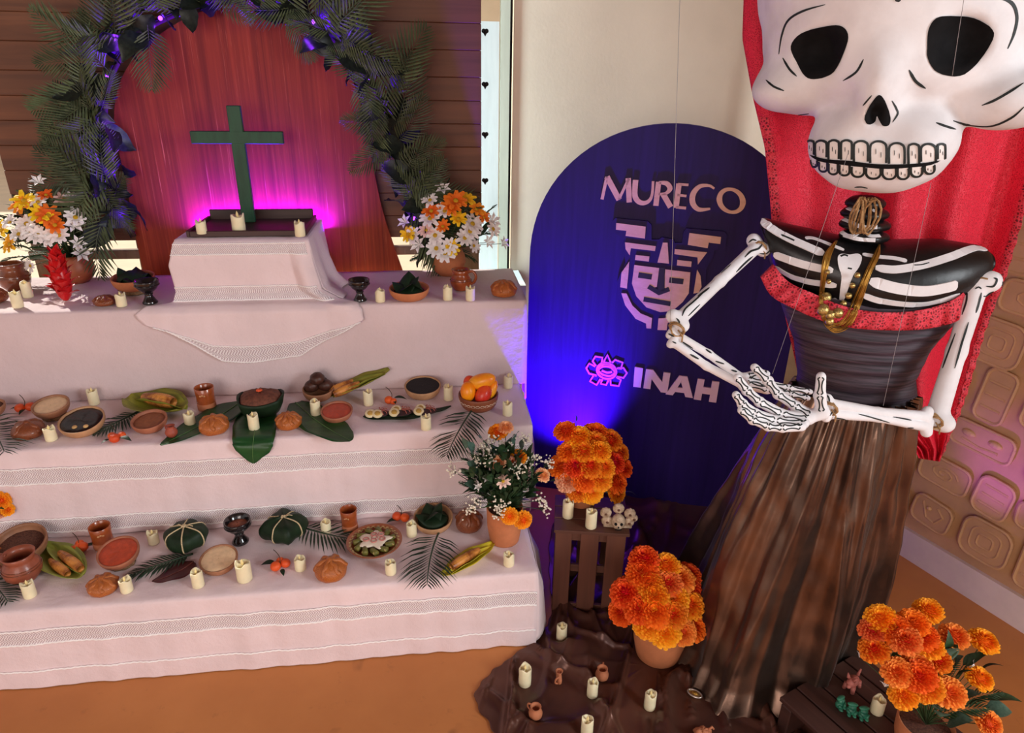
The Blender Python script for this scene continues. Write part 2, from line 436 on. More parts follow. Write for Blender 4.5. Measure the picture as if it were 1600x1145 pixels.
while zz < 1.95:
    x = -.75 + rnd.random() * .1
    while x < 1.3:
        g = GL[(row * 3 + int(x * 31)) % 7]; bb = [v.co for v in g.vertices]; w = max(c.x for c in bb) * 2
        p = B0 + WD * (x + w / 2) + Vector((0, 0, zz + .06 + rnd.uniform(-.015, .015))) + WN * .004
        obj('carved_glyph', g, wall_r, p, (0, R(rnd.choice((0, 0, 90, 180)) * 0 + rnd.uniform(-6, 6)), ang + math.pi * 0))
        x += w + rnd.uniform(.012, .05)
    zz += .185; row += 1
# ================================================================ stepped altar and its cloths
H1, H2, H3 = 1.032, .672, .314
YF3, YF2, YF1, YB = 1.797, 2.17, 2.543, 3.01
XL = -2.25
XR3, XR2, XR1 = .345, .375, .40
st = thing('stepped_platform', 'three-step altar platform hidden under white cloths', 'platform', (0, 2.4, 0))
M_PLY = wood('raw_plywood', C(190, 160, 120), C(160, 130, 95), C(200, 175, 140), 'x', .8)
for (yf, h, xr) in ((YF3, H3, XR3), (YF2, H2, XR2), (YF1, H1, XR1)):
    MB().box((XL + .02, yf + .012 - 2.4, 0), (xr - .015, YB - 2.4, h - .006), bev=.004).build('step', M_PLY, st, False)
def cloth_mat(name, col, weave=900, dk=.90):
    t = NT(name); v = t.coord(); a = t.noise(v, 5, 4, .5); b = t.noise(v, weave * .35, 2, .5)
    t.col(t.ramp(a, [(.3, mul(col, dk)), (.7, col)])); t.set(Roughness=.85)
    t.b.inputs['Sheen Weight'].default_value = .15
    w = t.noise(t.coord((1, 1, 1)), 7, 6, .62)
    s = t.math('ADD', t.math('MULTIPLY', w, 1.0), t.math('MULTIPLY', b, .05)); t.bump(s, .7, .014); return t.m
M_CLOTH = cloth_mat('white_cotton', C(224, 203, 204))
M_CLOTHB = cloth_mat('white_fine_cotton', C(238, 217, 218))
def lace_mat():
    t = NT('white_lace'); uv = t.n('UVMap').outputs[0]; sx = t.n('SeparateXYZ'); t.l(uv, sx.inputs[0]); u, v = sx.outputs[0], sx.outputs[1]
    z = t.math('ABSOLUTE', t.math('SUBTRACT', t.math('FRACT', t.math('MULTIPLY', v, 38)), .5))
    w = t.math('SINE', t.math('MULTIPLY', t.math('ADD', u, t.math('MULTIPLY', z, .022)), 2 * math.pi * 130))
    nn = t.noise(t.coord((1, 1, 1)), 160, 3, .6)
    s = t.math('ADD', w, t.math('MULTIPLY', t.math('SUBTRACT', nn, .5), 2.2))
    f = t.ramp(t.math('ADD', t.math('MULTIPLY', s, .4), .5, True), [(.25, C(196, 176, 180)), (.75, C(246, 238, 238))])
    t.col(f); t.set(Roughness=.9); t.bump(t.math('MULTIPLY', s, .5), .5, .003); return t.m
M_LACE = lace_mat()
M_TRIM = mat('white_lace_edging', C(255, 250, 248), .9, scale=220, var=.03)
def tier_cloth(name, label, m, H, yb, yf, zb, xr, bands, trims, seed, fold=.004, side=True, zside=0, sb=1.0):
    """cloth lying on one step and hanging down its front and right side"""
    e = .002
    def wr(x, z):      # outward bulge of the hanging part
        k = max(0, (H - z)); return (fold * nz(x * 7 + seed, z * 1.3, seed) + fold * .8 * nz(x * 19 + seed, z * 2.2, seed + 3) + .006) * min(1, k / .08 + .15)
    dp = yb - yf; dr = H - zb; tot = dp + dr
    def path(x, s):    # s = distance from the back edge
        rc = .012; f0 = dp - rc
        if s < f0: return Vector((x, yb - s, H + e + .0022 * (nz(x * 6, s * 9, seed) + .6 * nz(x * 15, s * 22, seed + 9) + .6)))
        q = s - f0; la = rc * math.pi / 2
        if q < la:
            a = q / rc; return Vector((x, yf + rc - (rc + .004) * math.sin(a) + .0, H + e - rc + rc * math.cos(a)))
        z = H - rc - (q - la); return Vector((x, yf - .004 - wr(x, z), max(z, zb)))
    nU = 150; rows = [dp * i / 14 for i in range(14)] + [dp - .012 + .0188 * i / 4 for i in range(5)] + [dp + .012 + (dr - .006) * i / 22 for i in range(23)]
    nV = len(rows) - 1
    mb = MB(); mb.grid(lambda u, v: path(XL + (xr - XL) * u, rows[int(round(v * nV))]), nU, nV)
    if side:
        def sp(u, v):
            y = yf + .004 + (yb - yf - .004) * u; zz = H + e - (H - zside) * v
            bul = .006 + (.02 + .014 * math.sin(y * 33 + seed) + .014 * nz(y * 11, seed)) * min(1, v * 3) * (.4 + .6 * v) - .004
            bul *= sb * min(1, u / .22) ** .7
            fr = path(xr, dp + (H - zz) - .004) if v > .03 else Vector((xr, yf + .004, zz)); k = max(0, 1 - u / .12)
            return Vector((xr + bul, y * (1 - k) + fr.y * k, zz))
        mb.grid(sp, 26, 14)
    o = mb.build(name, m); tag(o, label, 'tablecloth', 'white cloths on the altar steps')
    solid(o, .0015, 1)
    for (za, zc) in bands:
        b = MB(); b.grid(lambda u, v: path(XL + (xr - .004 - XL) * u, dp + (H - (zc + (za - zc) * v)) - .004) + Vector((0, -.0030, 0)), nU, 3, uvf=lambda u, v: ((xr - XL) * u, (za - zc) * v))
        b.build('lace_band', M_LACE, o)
        for zt in (za, zc):
            t = MB(); t.tube([path(XL + (xr - .004 - XL) * i / 260, dp + (H - zt) - .004) + Vector((0, -.0042, .0012 * ((i % 2) * 2 - 1))) for i in range(261)], .0030, 6); t.build('lace_edging', M_TRIM, o)
    for zt in trims:
        t = MB(); t.tube([path(XL + (xr - .004 - XL) * i / 260, dp + (H - zt) - .004) + Vector((0, -.0038, .0012 * ((i % 2) * 2 - 1))) for i in range(261)], .0030, 6); t.build('lace_edging', M_TRIM, o)
    return o
tier_cloth('tablecloth', 'white tablecloth with lace band over the lowest step down to the floor', M_CLOTHB, H3, YF2 + .004, YF3, .003, XR3, [(.245, .19)], [.078], 3.3, .008, zside=.02, sb=1.9)
tier_cloth('tablecloth', 'white tablecloth with two lace bands over the middle step', M_CLOTHB, H2, YF1 + .004, YF2, H3 + .003, XR2, [(.605, .545), (.40, .345)], [], 8.1, .008, zside=.30, sb=1.2)
tier_cloth('tablecloth', 'plain sheer white tablecloth over the top step', M_CLOTH, H1, YB, YF1, H2 + .003, XR1, [], [], 5.7, .0015, zside=.60)

# box under its own draped cloth
ZB = 1.272; BX0, BX1, BY0, BY1 = -.905, -.425, 2.615, 2.985
bxo = tag(MB().box((BX0 + .012, BY0 + .012, H1 + .004), (BX1 - .012, BY1, ZB - .008), bev=.006).build('draped_box', M_PLY, smooth=False), 'box under the lace-edged white cloth on the top step', 'box')
def interp(t, K):
    for i in range(len(K) - 1):
        if t <= K[i + 1][0]:
            a, b = K[i], K[i + 1]; q = (t - a[0]) / (b[0] - a[0] + 1e-9); return [x + (y - x) * q for x, y in zip(a[1:], b[1:])]
    return list(K[-1][1:])
# profile: t, Y, Z, Xleft, Xright
KP = [(0, BY1, ZB + .002, BX0, BX1), (.28, BY0 + .012, ZB + .004, BX0 - .002, BX1 - .005), (.31, BY0 - .004, ZB - .006, BX0 - .008, BX1 - .002), (.45, BY0 - .012, ZB - .09, BX0 - .035, BX1 + .012), (.60, BY0 - .012, ZB - .19, BX0 - .025, BX1 + .035),
      (.66, BY0 - .018, H1 + .012, BX0 - .04, BX1 + .10), (.70, YF1 + .01, H1 + .009, BX0 - .13, BX1 + .17), (.73, YF1 - .016, H1 - .012, BX0 - .16, BX1 + .185), (.84, YF1 - .020, H1 - .10, BX0 - .13, BX1 + .19), (1.0, YF1 - .022, H1 - .20, BX0 - .06, BX1 + .155)]
def drape(u, v, off=0):
    y, zc, xl, xr = interp(v, KP); x = xl + (xr - xl) * u
    k = max(0, min(1, (v - .3) / .3)); w = .006 * k * (nz(x * 11, v * 3, 4) + .5 * nz(x * 26, v * 5, 7))
    if v > .75:      # scalloped hem: corners ride up
        q = (v - .75) / .25; ed = max(0, abs(u - .48) / .5 - .42) / .6; zc += q * .13 * ed ** 1.05; 
        zc += q * .012 * math.sin(u * 9 + 1)
    if u > .84 and v > .3: w += .030 * math.sin((u - .84) / .16 * math.pi) * min(1, (v - .3) * 5) * (1 if v < .72 else .45)
    if v < .31: w = 0
    return Vector((x, y - w - off - (.0 if v < .3 else .001), zc + (off if v < .3 else 0)))
cl = MB(); cl.grid(drape, 80, 90); 
def bside(u, v):
    a = drape(1.0, .285 + .38 * v); b = Vector((BX1 + .03 * v, BY1, ZB + .003 - (ZB - H1 - .006) * v)); p = a.lerp(b, u)
    p.x += (.018 * math.sin(u * 13) * v + .03 * v) * math.sin(u * math.pi); p.z = max(p.z, H1 + .006); return p
cl.grid(bside, 36, 20)
cl.grid(lambda u, v: Vector((BX0 - .002 - .02 * v, BY0 + (BY1 - BY0) * u, ZB + .003 - (ZB - H1 - .006) * v)), 20, 10)
co = solid(tag(cl.build('box_cloth', M_CLOTHB), 'white lace-banded cloth draped over the box and down the top step', 'tablecloth'), .0015, 1)
def dband(name, va, vb, ua=0.0, ub=1.0):
    b = MB(); b.grid(lambda u, v: drape(ua + (ub - ua) * u, va + (vb - va) * v, .003), 90, 6, uvf=lambda u, v: (.55 * u, .05 * v)); b.build(name, M_LACE, co)
    for vv in (va, vb):
        t = MB(); t.tube([drape(ua + (ub - ua) * i / 120, vv, .0040) + Vector((0, 0, .0010 * ((i % 2) * 2 - 1))) for i in range(121)], .0027, 6); t.build('lace_edging', M_TRIM, co)
dband('lace_band', .318, .385, .0, .97); dband('lace_band', .575, .655, .0, .97); dband('lace_hem', .905, 1.0)

# tray, cross, board
p = thing('wooden_tray', 'dark wooden tray on the draped box at the foot of the cross', 'tray', (-.655, 2.79, ZB + .006))
M_TRAY = wood('dark_tray_wood', C(70, 40, 34), C(46, 26, 24), C(84, 52, 44), 'x', .45)
tx, ty = .205, .135
MB().box((-tx, -ty, 0), (tx, ty, .012), bev=.002).build('tray_base', M_TRAY, p, False)
for lo, hi in (((-tx, -ty - .012, 0), (tx, -ty, .022)), ((-tx, ty, 0), (tx, ty + .012, .05)), ((-tx - .012, -ty - .012, 0), (-tx, ty + .012, .024)), ((tx, -ty - .012, 0), (tx + .012, ty + .012, .024))):
    MB().box(lo, hi, bev=.002).build('tray_side', M_TRAY, p, False)
M_CROSS = mat('green_painted_wood', C(28, 78, 52), .5, scale=30, var=.2, bump=.2, stretch=(1, 1, .2))
YC = 2.86; t_ = ony(363, 165, YC); a_ = ony(299, 215, YC); b_ = ony(443, 215, YC)
cx = t_.x + .004; cz = (a_.z + b_.z) / 2
cr = thing('green_cross', 'plain green wooden cross standing in the tray on the draped box', 'cross', (cx, YC, ZB + .0185))
MB().box((-.025, -.012, 0), (.025, .012, t_.z - ZB - .018), bev=.002).build('upright', M_CROSS, cr, False)
MB().box((a_.x - cx, -.0125, cz - .023 - ZB - .018), (b_.x - cx, .0125, cz + .023 - ZB - .018), bev=.002).build('crossbar', M_CROSS, cr, False)
M_BOARD = wood('red_stained_board', C(166, 66, 34), C(112, 40, 22), C(226, 128, 80), 'z', .42, 2.6, .7, long=True)
M_BOARD.node_tree.nodes['Principled BSDF'].inputs['Specular IOR Level'].default_value = .2; M_BOARD.node_tree.nodes['Principled BSDF'].inputs['Roughness'].default_value = .6
YBD = 3.045
bp = [(226, 432), (214, 380), (196, 280), (178, 190), (196, 110), (262, 45), (350, 8), (440, 14), (500, 66), (552, 128), (575, 220), (598, 330), (632, 432)]
pl = [ony(a.x, a.y, YBD) for a in catmull([Vector((a, b, 0)) for a, b in bp], 5)]
bd = MB(); bd.extrude(pl, Vector((0, .022, 0))); c0 = Vector((-.68, YBD, 1.0)); bd.v = [q - c0 for q in bd.v]
o = bd.build('arched_board', M_BOARD, smooth=False); o.location = c0; tag(o, 'arched red-brown wooden board behind the cross, framed by the leaf garland', 'board')
# coloured uplights of the display
lamp('magenta_uplight', 'AREA', (-.68, 3.012, ZB - .05), (-.68, 3.03, ZB + .3), 46.0, (.10, .002, 1), .54, .03)
lamp('magenta_uplight', 'POINT', (-.60, 2.98, ZB + .03), None, .8, (.2, .01, 1), .02)
# ================================================================ offerings on the altar
CANDLE_ME = []
M_WAX = mat('cream_wax', C(246, 236, 196), .45, scale=30, var=.05, sss=.15)
M_FLAME = mat('plastic_flame_tip', C(248, 226, 160), .4, scale=30, var=.06)
def candle_mesh(k):
    r = random.Random(k); ph = [r.uniform(0, 6.28) for _ in range(3)]; h = .046 + .006 * k
    def top(a): return .0035 * math.sin(2 * a + ph[0]) + .0022 * math.sin(3 * a + ph[1]) + .0015 * math.sin(5 * a + ph[2])
    def wob(rr, z, a):
        if z > h * .8: z += top(a)
        rr *= 1 + .03 * nz(math.cos(a) * 2 + k, math.sin(a) * 2, z * 60); return rr, z
    prof = [(.001, 0), (.0165, 0), (.0185, .002), (.0187, h * .3), (.0183, h * .6), (.0186, h - .003), (.0175, h), (.0150, h - .0008), (.0138, h - .006), (.008, h - .008), (.001, h - .008)]
    b = MB().lathe(prof, 20, wob=wob)
    f = MB().lathe([(.0008, h - .008), (.0022, h - .006), (.0042, h - .001), (.0040, h + .003), (.0022, h + .008), (.0003, h + .012)], 8)
    return b.mesh('wax_body', M_WAX), f.mesh('flame_tip', M_FLAME)
CANDLE_ME = [candle_mesh(i) for i in range(4)]
def candle(px, py, z, label, s=1.0, grp='cream LED candles on the altar', k=None):
    i = int(px * 7 + py) % 3 if k is None else k
    t = thing('led_candle', label, 'candle', at(px, py, z), rnd.uniform(0, 6), grp, sc=s)
    obj('wax_body', CANDLE_ME[i][0], t); obj('flame_tip', CANDLE_ME[i][1], t); return t
Z1, Z2, Z3 = H1 + .0055, H2 + .0055, H3 + .0055
for a in [
    (44.6, 464, Z1, 'cream LED candle beside the brown mug in the sunlit corner'), (29, 480, Z1, 'cream LED candle nearest the sunlit corner of the top step'), (191, 478, Z1, 'cream LED candle beside the small flat bread on the top step'),
    (594.5, 471, Z1, 'cream LED candle between the black goblet and the leaf-filled bowl'), (699.6, 468, Z1, 'cream LED candle left of the glazed orange mug, top step'), (735, 469, Z1, 'cream LED candle in front of the glazed orange mug handle'),
    (316, 365, ZB + .018, 'cream LED candle on the left end of the tray by the cross'), (469.5, 369, ZB + .018, 'cream LED candle on the right end of the tray by the cross'),
    (81, 687, Z2, 'cream LED candle right of the glossy brown bread, middle step'), (148, 631, Z2, 'cream LED candle half hidden behind the bowl of black mole'), (297.5, 663, Z2, 'cream LED candle on the leaf beside the clay cup'), (397.5, 670, Z2, 'cream LED candle on the broad leaf hanging over the middle step'),
    (494, 648, Z2, 'cream LED candle on the leaf left of the bowl of red sauce'), (576, 632, Z2, 'cream LED candle in front of the two ears of corn'), (666, 670, Z2, 'cream LED candle in front of the dark leaf with egg slices'), (701, 624, Z2, 'cream LED candle between the black-filled bowl and the fruit bowl'),
    (794, 605, Z2, 'cream LED candle behind the fruit bowl at the step corner'), (793, 648, Z2, 'cream LED candle in front of the fruit bowl at the step end'),
    (48, 931, Z3, 'cream LED candle in front of the brown clay jug'), (199, 923, Z3, 'cream LED candle right of the round bread, lowest step left'), (241, 848, Z3, 'cream LED candle between the red bowl and the leaf parcel'), (310.6, 915, Z3, 'cream LED candle beside the dark red leaf'),
    (470, 889, Z3, 'cream LED candle right of the orange fruit sprig, lowest step'), (510, 831, Z3, 'cream LED candle standing on the palm frond by the tall cup'), (643.6, 836, Z3, 'cream LED candle below the fruit sprig, right of the decorated plate'), (611, 895, Z3, 'cream LED candle in front of the decorated plate'),
    (795, 882, Z3, 'cream LED candle at the right front corner of the lowest step')]: candle(*a)
candle(374, 361, ZB + .018, 'larger cream LED candle in the middle of the tray by the cross', 1.32)
candle(383, 905, Z3, 'larger cream LED candle alone at the middle of the lowest step', 1.3)

# clay ware
M_TERRA = mat('terracotta', C(206, 128, 84), .75, scale=18, var=.10, bump=.12, bscale=120)
M_GLAZE = mat('glazed_red_clay', C(172, 84, 40), .22, scale=22, var=.18, coat=.5)
M_GLAZED = mat('dark_glazed_clay', C(140, 76, 46), .25, scale=22, var=.22, coat=.5)
M_RAWCLAY = mat('unglazed_clay', C(196, 122, 84), .7, scale=30, var=.12)
M_GOURD = mat('gourd_bowl_brown', C(176, 122, 88), .5, scale=14, var=.22, bump=.1)
M_GOURDP = mat('gourd_bowl_pale', C(200, 152, 110), .5, scale=14, var=.18, bump=.1)
M_FIRED = mat('red_fired_bowl', C(180, 112, 82), .55, scale=20, var=.16, bump=.1)
M_BLACK = mat('black_glazed_pottery', C(26, 22, 24), .12, scale=20, var=.1, coat=.7)
M_ROPE = mat('plaited_rush', C(150, 116, 82), .9, scale=120, var=.3, bump=.8, bscale=200)
M_CREAM = mat('cream_gruel', C(238, 204, 160), .5, scale=60, var=.08, bump=.2, bscale=160)
M_SALSA = mat('red_sauce', C(196, 78, 48), .4, scale=50, var=.16, bump=.4, bscale=160)
M_MOLE = mat('black_mole', C(40, 24, 22), .18, scale=14, var=.25, bump=.5, bscale=26)
M_BEANS = mat('black_bean_paste', C(26, 22, 24), .7, scale=200, var=.35, bump=.8, bscale=240)
M_CACAO = mat('brown_cacao', C(150, 88, 52), .55, scale=60, var=.15, bump=.3, bscale=160)
M_SOIL = mat('brown_ground_seed', C(112, 72, 56), .9, scale=180, var=.3, bump=.8, bscale=240)
def bowl_prof(r, h, th=.006, foot=.45):
    o = []; n = 9
    for i in range(n + 1): a = i / n * math.pi / 2; o.append((r * (foot * (1 - math.sin(a)) + math.sin(a) ** .9 * 1.0 if i else foot), h * (1 - math.cos(a))))
    o[0] = (r * foot * .9, 0); inn = [(r - th * .3, h + .0015), (r - th, h - .001)]
    for i in range(n - 1, -1, -1): a = i / n * math.pi / 2; inn.append(((r - th) * max(.02, (math.sin(a) ** .9)), th + (h - th) * (1 - math.cos(a))))
    return [(.001, 0)] + o + inn
def bowl(px, py, z, wpx, hr, label, m, filling=None, level=.78, fname='contents', tilt=0, ring=False, rz=0, name='bowl', dome=0):
    p = at(px, py, z); r = wpx * .5 / S(p); h = r * hr; zr = .016 if ring else 0
    yb = {1: YB, 2: YF1, 3: YF2}[1 if z > .9 else 2 if z > .5 else 3] - .012
    if p.y + r * 1.03 > yb: p.y = yb - r * 1.03
    t = thing(name, label, 'bowl', p, rz)
    if ring:
        MB().tube([((r * .52) * math.cos(a / 24 * 6.2832), (r * .52) * math.sin(a / 24 * 6.2832), .009 + .0015 * math.sin(a * 2.1)) for a in range(25)], .0095, 8, cap=False).build('ring_stand', M_ROPE, t)
    R_ = Matrix.Translation((0, 0, zr + abs(math.sin(R(tilt))) * r * .40)) @ Matrix.Rotation(R(tilt), 4, 'X')
    mb = MB().lathe(bowl_prof(r, h), 36); mb.xf(R_); mb.build('bowl_body', m, t)
    if filling:
        q = level; a = math.acos(1 - q); rr = (r - .006) * math.sin(a) ** .9 * .995; zl = .006 + (h - .006) * q
        f = MB().lathe([(rr, zl), (rr * .96, zl + .001 + dome * .15), (rr * .7, zl + .0015 + dome * .6), (rr * .4, zl + .001 + dome * .9), (.001, zl + .002 + dome)], 32, wob=lambda r0, z0, a0: (r0, z0 + .002 * nz(r0 * 60 * math.cos(a0), r0 * 60 * math.sin(a0), px)))
        f.xf(R_); f.build(fname, filling, t)
    return t, r, h, R_
bowl(86, 652, Z2, 52, .62, 'bowl of pale cream gruel on a plaited ring, middle step', M_GOURD, M_CREAM, .82, ring=True, tilt=10)
t, r, h, RM = bowl(134, 672, Z2, 65, .58, 'bowl of glossy black mole with two nuts on its edge', M_GOURDP, M_MOLE, .86, tilt=14)
for dx, dy in ((-.010, -.036), (.026, -.034)):
    q = MB().ell((0, 0, 0), (.0085, .0085, .0055), 12, 8); q.xf(RM @ Matrix.Translation((dx, dy * r / .07 * .95, h * .93))); q.build('nut', mat('peeled_nut', C(232, 186, 120), .5), t)
bowl(237, 669, Z2, 52, .62, 'red clay bowl of brown drink beside the corn in its husk', M_FIRED, M_CACAO, .72, tilt=10)
bowl(527.5, 653, Z2, 49, .58, 'small clay bowl of red sauce on the right-hand leaf', M_FIRED, M_SALSA, .84, tilt=9)
NB = bowl(500, 619, Z2, 48, .70, 'round brown bowl heaped with dark wrinkled fruit', M_GOURD, None, tilt=6)
bowl(661, 611, Z2, 56, .60, 'pale clay bowl filled with black bean paste', M_GOURDP, M_BEANS, .9, tilt=6)
bowl(-20, 650, Z2, 55, .62, 'brown bowl cut off by the left end of the middle step', M_GOURD, M_SOIL, .8)
bowl(46, 858, Z3, 76, .66, 'wide gourd bowl holding brown ground seed, lowest step', M_GOURD, M_SOIL, .55, tilt=14)
bowl(192, 881, Z3, 60, .62, 'bowl of red sauce on a plaited ring, lowest step', M_FIRED, M_SALSA, .88, ring=True, tilt=14)
bowl(345, 885, Z3, 57, .60, 'bowl of cream gruel on the lowest step beside the dark leaf', M_GOURD, M_CREAM, .9, tilt=10)
FB = bowl(747.5, 637, Z2, 62, .80, 'brown bowl with a white chain band heaped with bright fruit', mat('dark_red_clay', C(142, 78, 48), .5, scale=20, var=.15), None, name='fruit_bowl')
fr = FB[1]; ch = MB(); ring_z = FB[2] * .62; rr = fr * .955
for i in range(26):
    a = i / 26 * 6.2832; c = Vector((rr * math.cos(a), rr * math.sin(a), ring_z)); tx_ = Vector((-math.sin(a), math.cos(a), 0)); up_ = Vector((math.cos(a) * .3, math.sin(a) * .3, .95))
    ch.tube([c + tx_ * .0075 * math.cos(b / 10 * 6.2832) + up_ * .0052 * math.sin(b / 10 * 6.2832) for b in range(11)], .0011, 5, cap=False)
ch.build('painted_chain_band', mat('white_slip', C(232, 212, 190), .7), FB[0])

def mug(px, py, z, rpx, label, m, hang, name='mug', squat=1.9, spout=False):
    p = at(px, py, z); r = rpx / S(p); h = r * squat; t = thing(name, label, 'mug', p, hang)
    prof = [(.001, 0), (r * .6, 0), (r * .66, h * .03), (r * .92, h * .22), (r, h * .42), (r * .9, h * .62), (r * .74, h * .74), (r * .74, h * .82), (r * .86, h), (r * .80, h * 1.01), (r * .68, h * .84), (r * .68, h * .76), (r * .9, h * .45), (r * .6, h * .06), (.001, h * .05)]
    def wob(rr, zz, a):
        if spout and zz > h * .8: k = max(0, math.cos(a - math.pi)) ** 8; rr += r * .18 * k
        return rr, zz
    MB().lathe(prof, 28, wob=wob).build('body', m, t)
    MB().tube(catmull([(r * .70, 0, h * .9), (r * 1.15, 0, h * .93), (r * 1.42, 0, h * .70), (r * 1.25, 0, h * .42), (r * .92, 0, h * .32)], 6), r * .13, 8).build('handle', m, t)
    for zz in (.58, .50): MB().tube([(r * (.935 if zz > .55 else .99) * math.cos(a / 30 * 6.2832), r * (.935 if zz > .55 else .99) * math.sin(a / 30 * 6.2832), h * zz) for a in range(31)], r * .03, 5, cap=False).build('raised_band', M_GLAZED, t)
    return t
mug(27.5, 452, Z1, 22, 'brown glazed mug in the sunlit left corner of the top step', M_GLAZED, R(165))
mug(720.5, 452, Z1, 17, 'shiny orange glazed mug with curled handle, top step right', M_GLAZE, R(-20))
mug(40, 903, Z3, 27, 'brown clay jug with handle at the left of the lowest step', mat('red_brown_jug', C(164, 88, 62), .4, scale=20, var=.18, coat=.2), R(175), 'jug', 1.75)
def cup(px, py, z, wpx, hpx, label, rz=0):
    p = at(px, py, z); r = wpx * .5 / S(p); h = r * hpx; t = thing('clay_cup', label, 'cup', p, rz, 'tall straight clay cups')
    MB().lathe([(.001, 0), (r * .92, 0), (r * .95, .002), (r * .95, h * .3)], 24).build('unglazed_base', M_RAWCLAY, t)
    MB().lathe([(r * .95, h * .3), (r * .955, h * .31), (r * .93, h * .6), (r, h * .99), (r * .97, h), (r * .92, h * .98), (r * .85, h * .6), (r * .85, h * .08), (.001, h * .07)], 24).build('glazed_wall', M_GLAZE, t)
    f = MB()
    for k in range(3):
        f.ell((r * .97 * math.sin((k - 1) * .22), -r * .97 * math.cos((k - 1) * .22), h * (.72 + .03 * (k == 1))), (r * .12, r * .04, r * .10), 8, 6)
    f.build('painted_flower', mat('pale_slip_flower', C(222, 160, 110), .5), t); return t
cup(324, 637, Z2, 29, 2.5, 'tall clay cup standing on the left-hand leaf, middle step'); cup(163, 852, Z3, 31, 2.4, 'tall clay cup behind the bowl of red sauce, lowest step', .4); cup(547, 826, Z3, 26, 2.85, 'tall clay cup behind the decorated plate, lowest step', -.2)
def goblet(px, py, z, wpx, label, contents=None):
    p = at(px, py, z); r = wpx * .5 / S(p); t = thing('black_goblet', label, 'goblet', p, 0, 'black pottery incense goblets')
    k = r
    MB().lathe([(.001, 0), (k * .62, 0), (k * .64, k * .1), (k * .5, k * .3), (k * .34, k * .62), (k * .30, k * .85), (k * .42, k * 1.0), (k * .72, k * 1.25), (k * .95, k * 1.6), (k, k * 1.95), (k * .97, k * 2.05), (k * .88, k * 2.0), (k * .8, k * 1.7), (k * .5, k * 1.35), (.001, k * 1.25)], 28).build('goblet_body', M_BLACK, t)
    for zz, rr in ((.85, .33), (1.62, .97)): MB().tube([(k * rr * math.cos(a / 24 * 6.2832), k * rr * math.sin(a / 24 * 6.2832), k * zz) for a in range(25)], k * .05, 6, cap=False).build('raised_band', M_BLACK, t)
    if contents: MB().lathe([(k * .74, k * 1.62), (k * .5, k * 1.72), (.001, k * 1.78)], 20, wob=lambda a, b, c: (a, b + k * .1 * nz(a * 90 * math.cos(c), a * 90 * math.sin(c)))).build('resin', contents, t)
goblet(235, 473, Z1, 36, 'black pottery goblet in front of the leaf-filled bowl, top step left'); goblet(563, 469, Z1, 33, 'black pottery goblet on the top step right of the draped box'); goblet(376, 846, Z3, 40, 'black pottery goblet of copal resin on the lowest step', mat('copal_resin', C(150, 84, 56), .5, scale=60, bump=.5))

# breads of the dead
M_BREAD = mat('golden_bread_crust', C(196, 116, 52), .38, C(150, 74, 28), scale=24, bump=.3, bscale=70, coat=.15)
M_BREADD = mat('dark_bread_crust', C(150, 82, 44), .3, C(104, 50, 26), scale=24, bump=.3, bscale=70, coat=.25)
def bread_meshes(m, seed):
    d = MB().ell((0, 0, .46), (1, 1, .72), 28, 14, fn=lambda v: (1 + .05 * nz(v.x * 3 + seed, v.y * 3, v.z * 3)) * (1 if v.z > -.55 else .55 / -v.z if v.z < 0 else 1))
    s_ = MB(); n = 12; pts = []; rad = []
    for i in range(n + 1):
        a = R(6 + 80 * (1 - i / n)); pts.append((.94 * math.cos(a), .05 * math.sin(i * 1.1 + seed), .46 + .69 * math.sin(a))); rad.append(.12 + .05 * math.exp(-((i / n - .90) / .16) ** 2) + .05 * math.exp(-((i / n - .45) / .14) ** 2) - .05 * (i == n))
    s_.tube(pts, rad, 10)
    k = MB().ell((0, 0, 1.16), (.24, .24, .17), 14, 10, fn=lambda v: 1 + .06 * nz(v.x * 4, v.y * 4, seed))
    return d.mesh('loaf', m), s_.mesh('dough_strip', m), k.mesh('knob', m)
BRD = [bread_meshes(M_BREAD, 2.2), bread_meshes(M_BREADD, 5.1)]
def bread(px, py, z, wpx, label, kind=0, strips=7, flat=1.0):
    p = at(px, py, z); r = wpx * .5 / S(p) * .93; t = thing('bread_of_the_dead', label, 'bread', p, rnd.uniform(0, 6), 'round ridged sweet breads'); t.scale = (r, r, r * flat)
    obj('loaf', BRD[kind][0], t)
    for i in range(strips): obj('dough_strip', BRD[kind][1], t, rot=(0, 0, i * 6.2832 / strips))
    obj('knob', BRD[kind][2], t)
bread(165, 476, Z1, 35, 'small flat ridged bread between red flower and black goblet, top step', 1, 8, .75); bread(787, 462, Z1, 43, 'round ridged bread at the right end of the top step', 0, 8); bread(-6, 472, Z1, 38, 'dark bread cut off at the left end of the top step', 1)
bread(47, 681, Z2, 50, 'glossy dark brown bread at the left of the middle step', 1, 4, .9); bread(336, 674, Z2, 48, 'ridged golden bread on the left-hand broad leaf', 0, 6); bread(452, 667, Z2, 42, 'ridged golden bread between two broad leaves, middle step', 0, 9)
bread(163, 922, Z3, 48, 'ridged golden bread at the left front of the lowest step', 0, 7, .9); bread(518, 899, Z3, 53, 'largest golden bread, in front of the decorated plate', 0, 6, 1.05); bread(733, 825, Z3, 45, 'domed brown bread beside the tall terracotta vase', 1, 7, 1.25); bread(-5, 872, Z3, 36, 'bread cut off at the left end of the lowest step', 0)

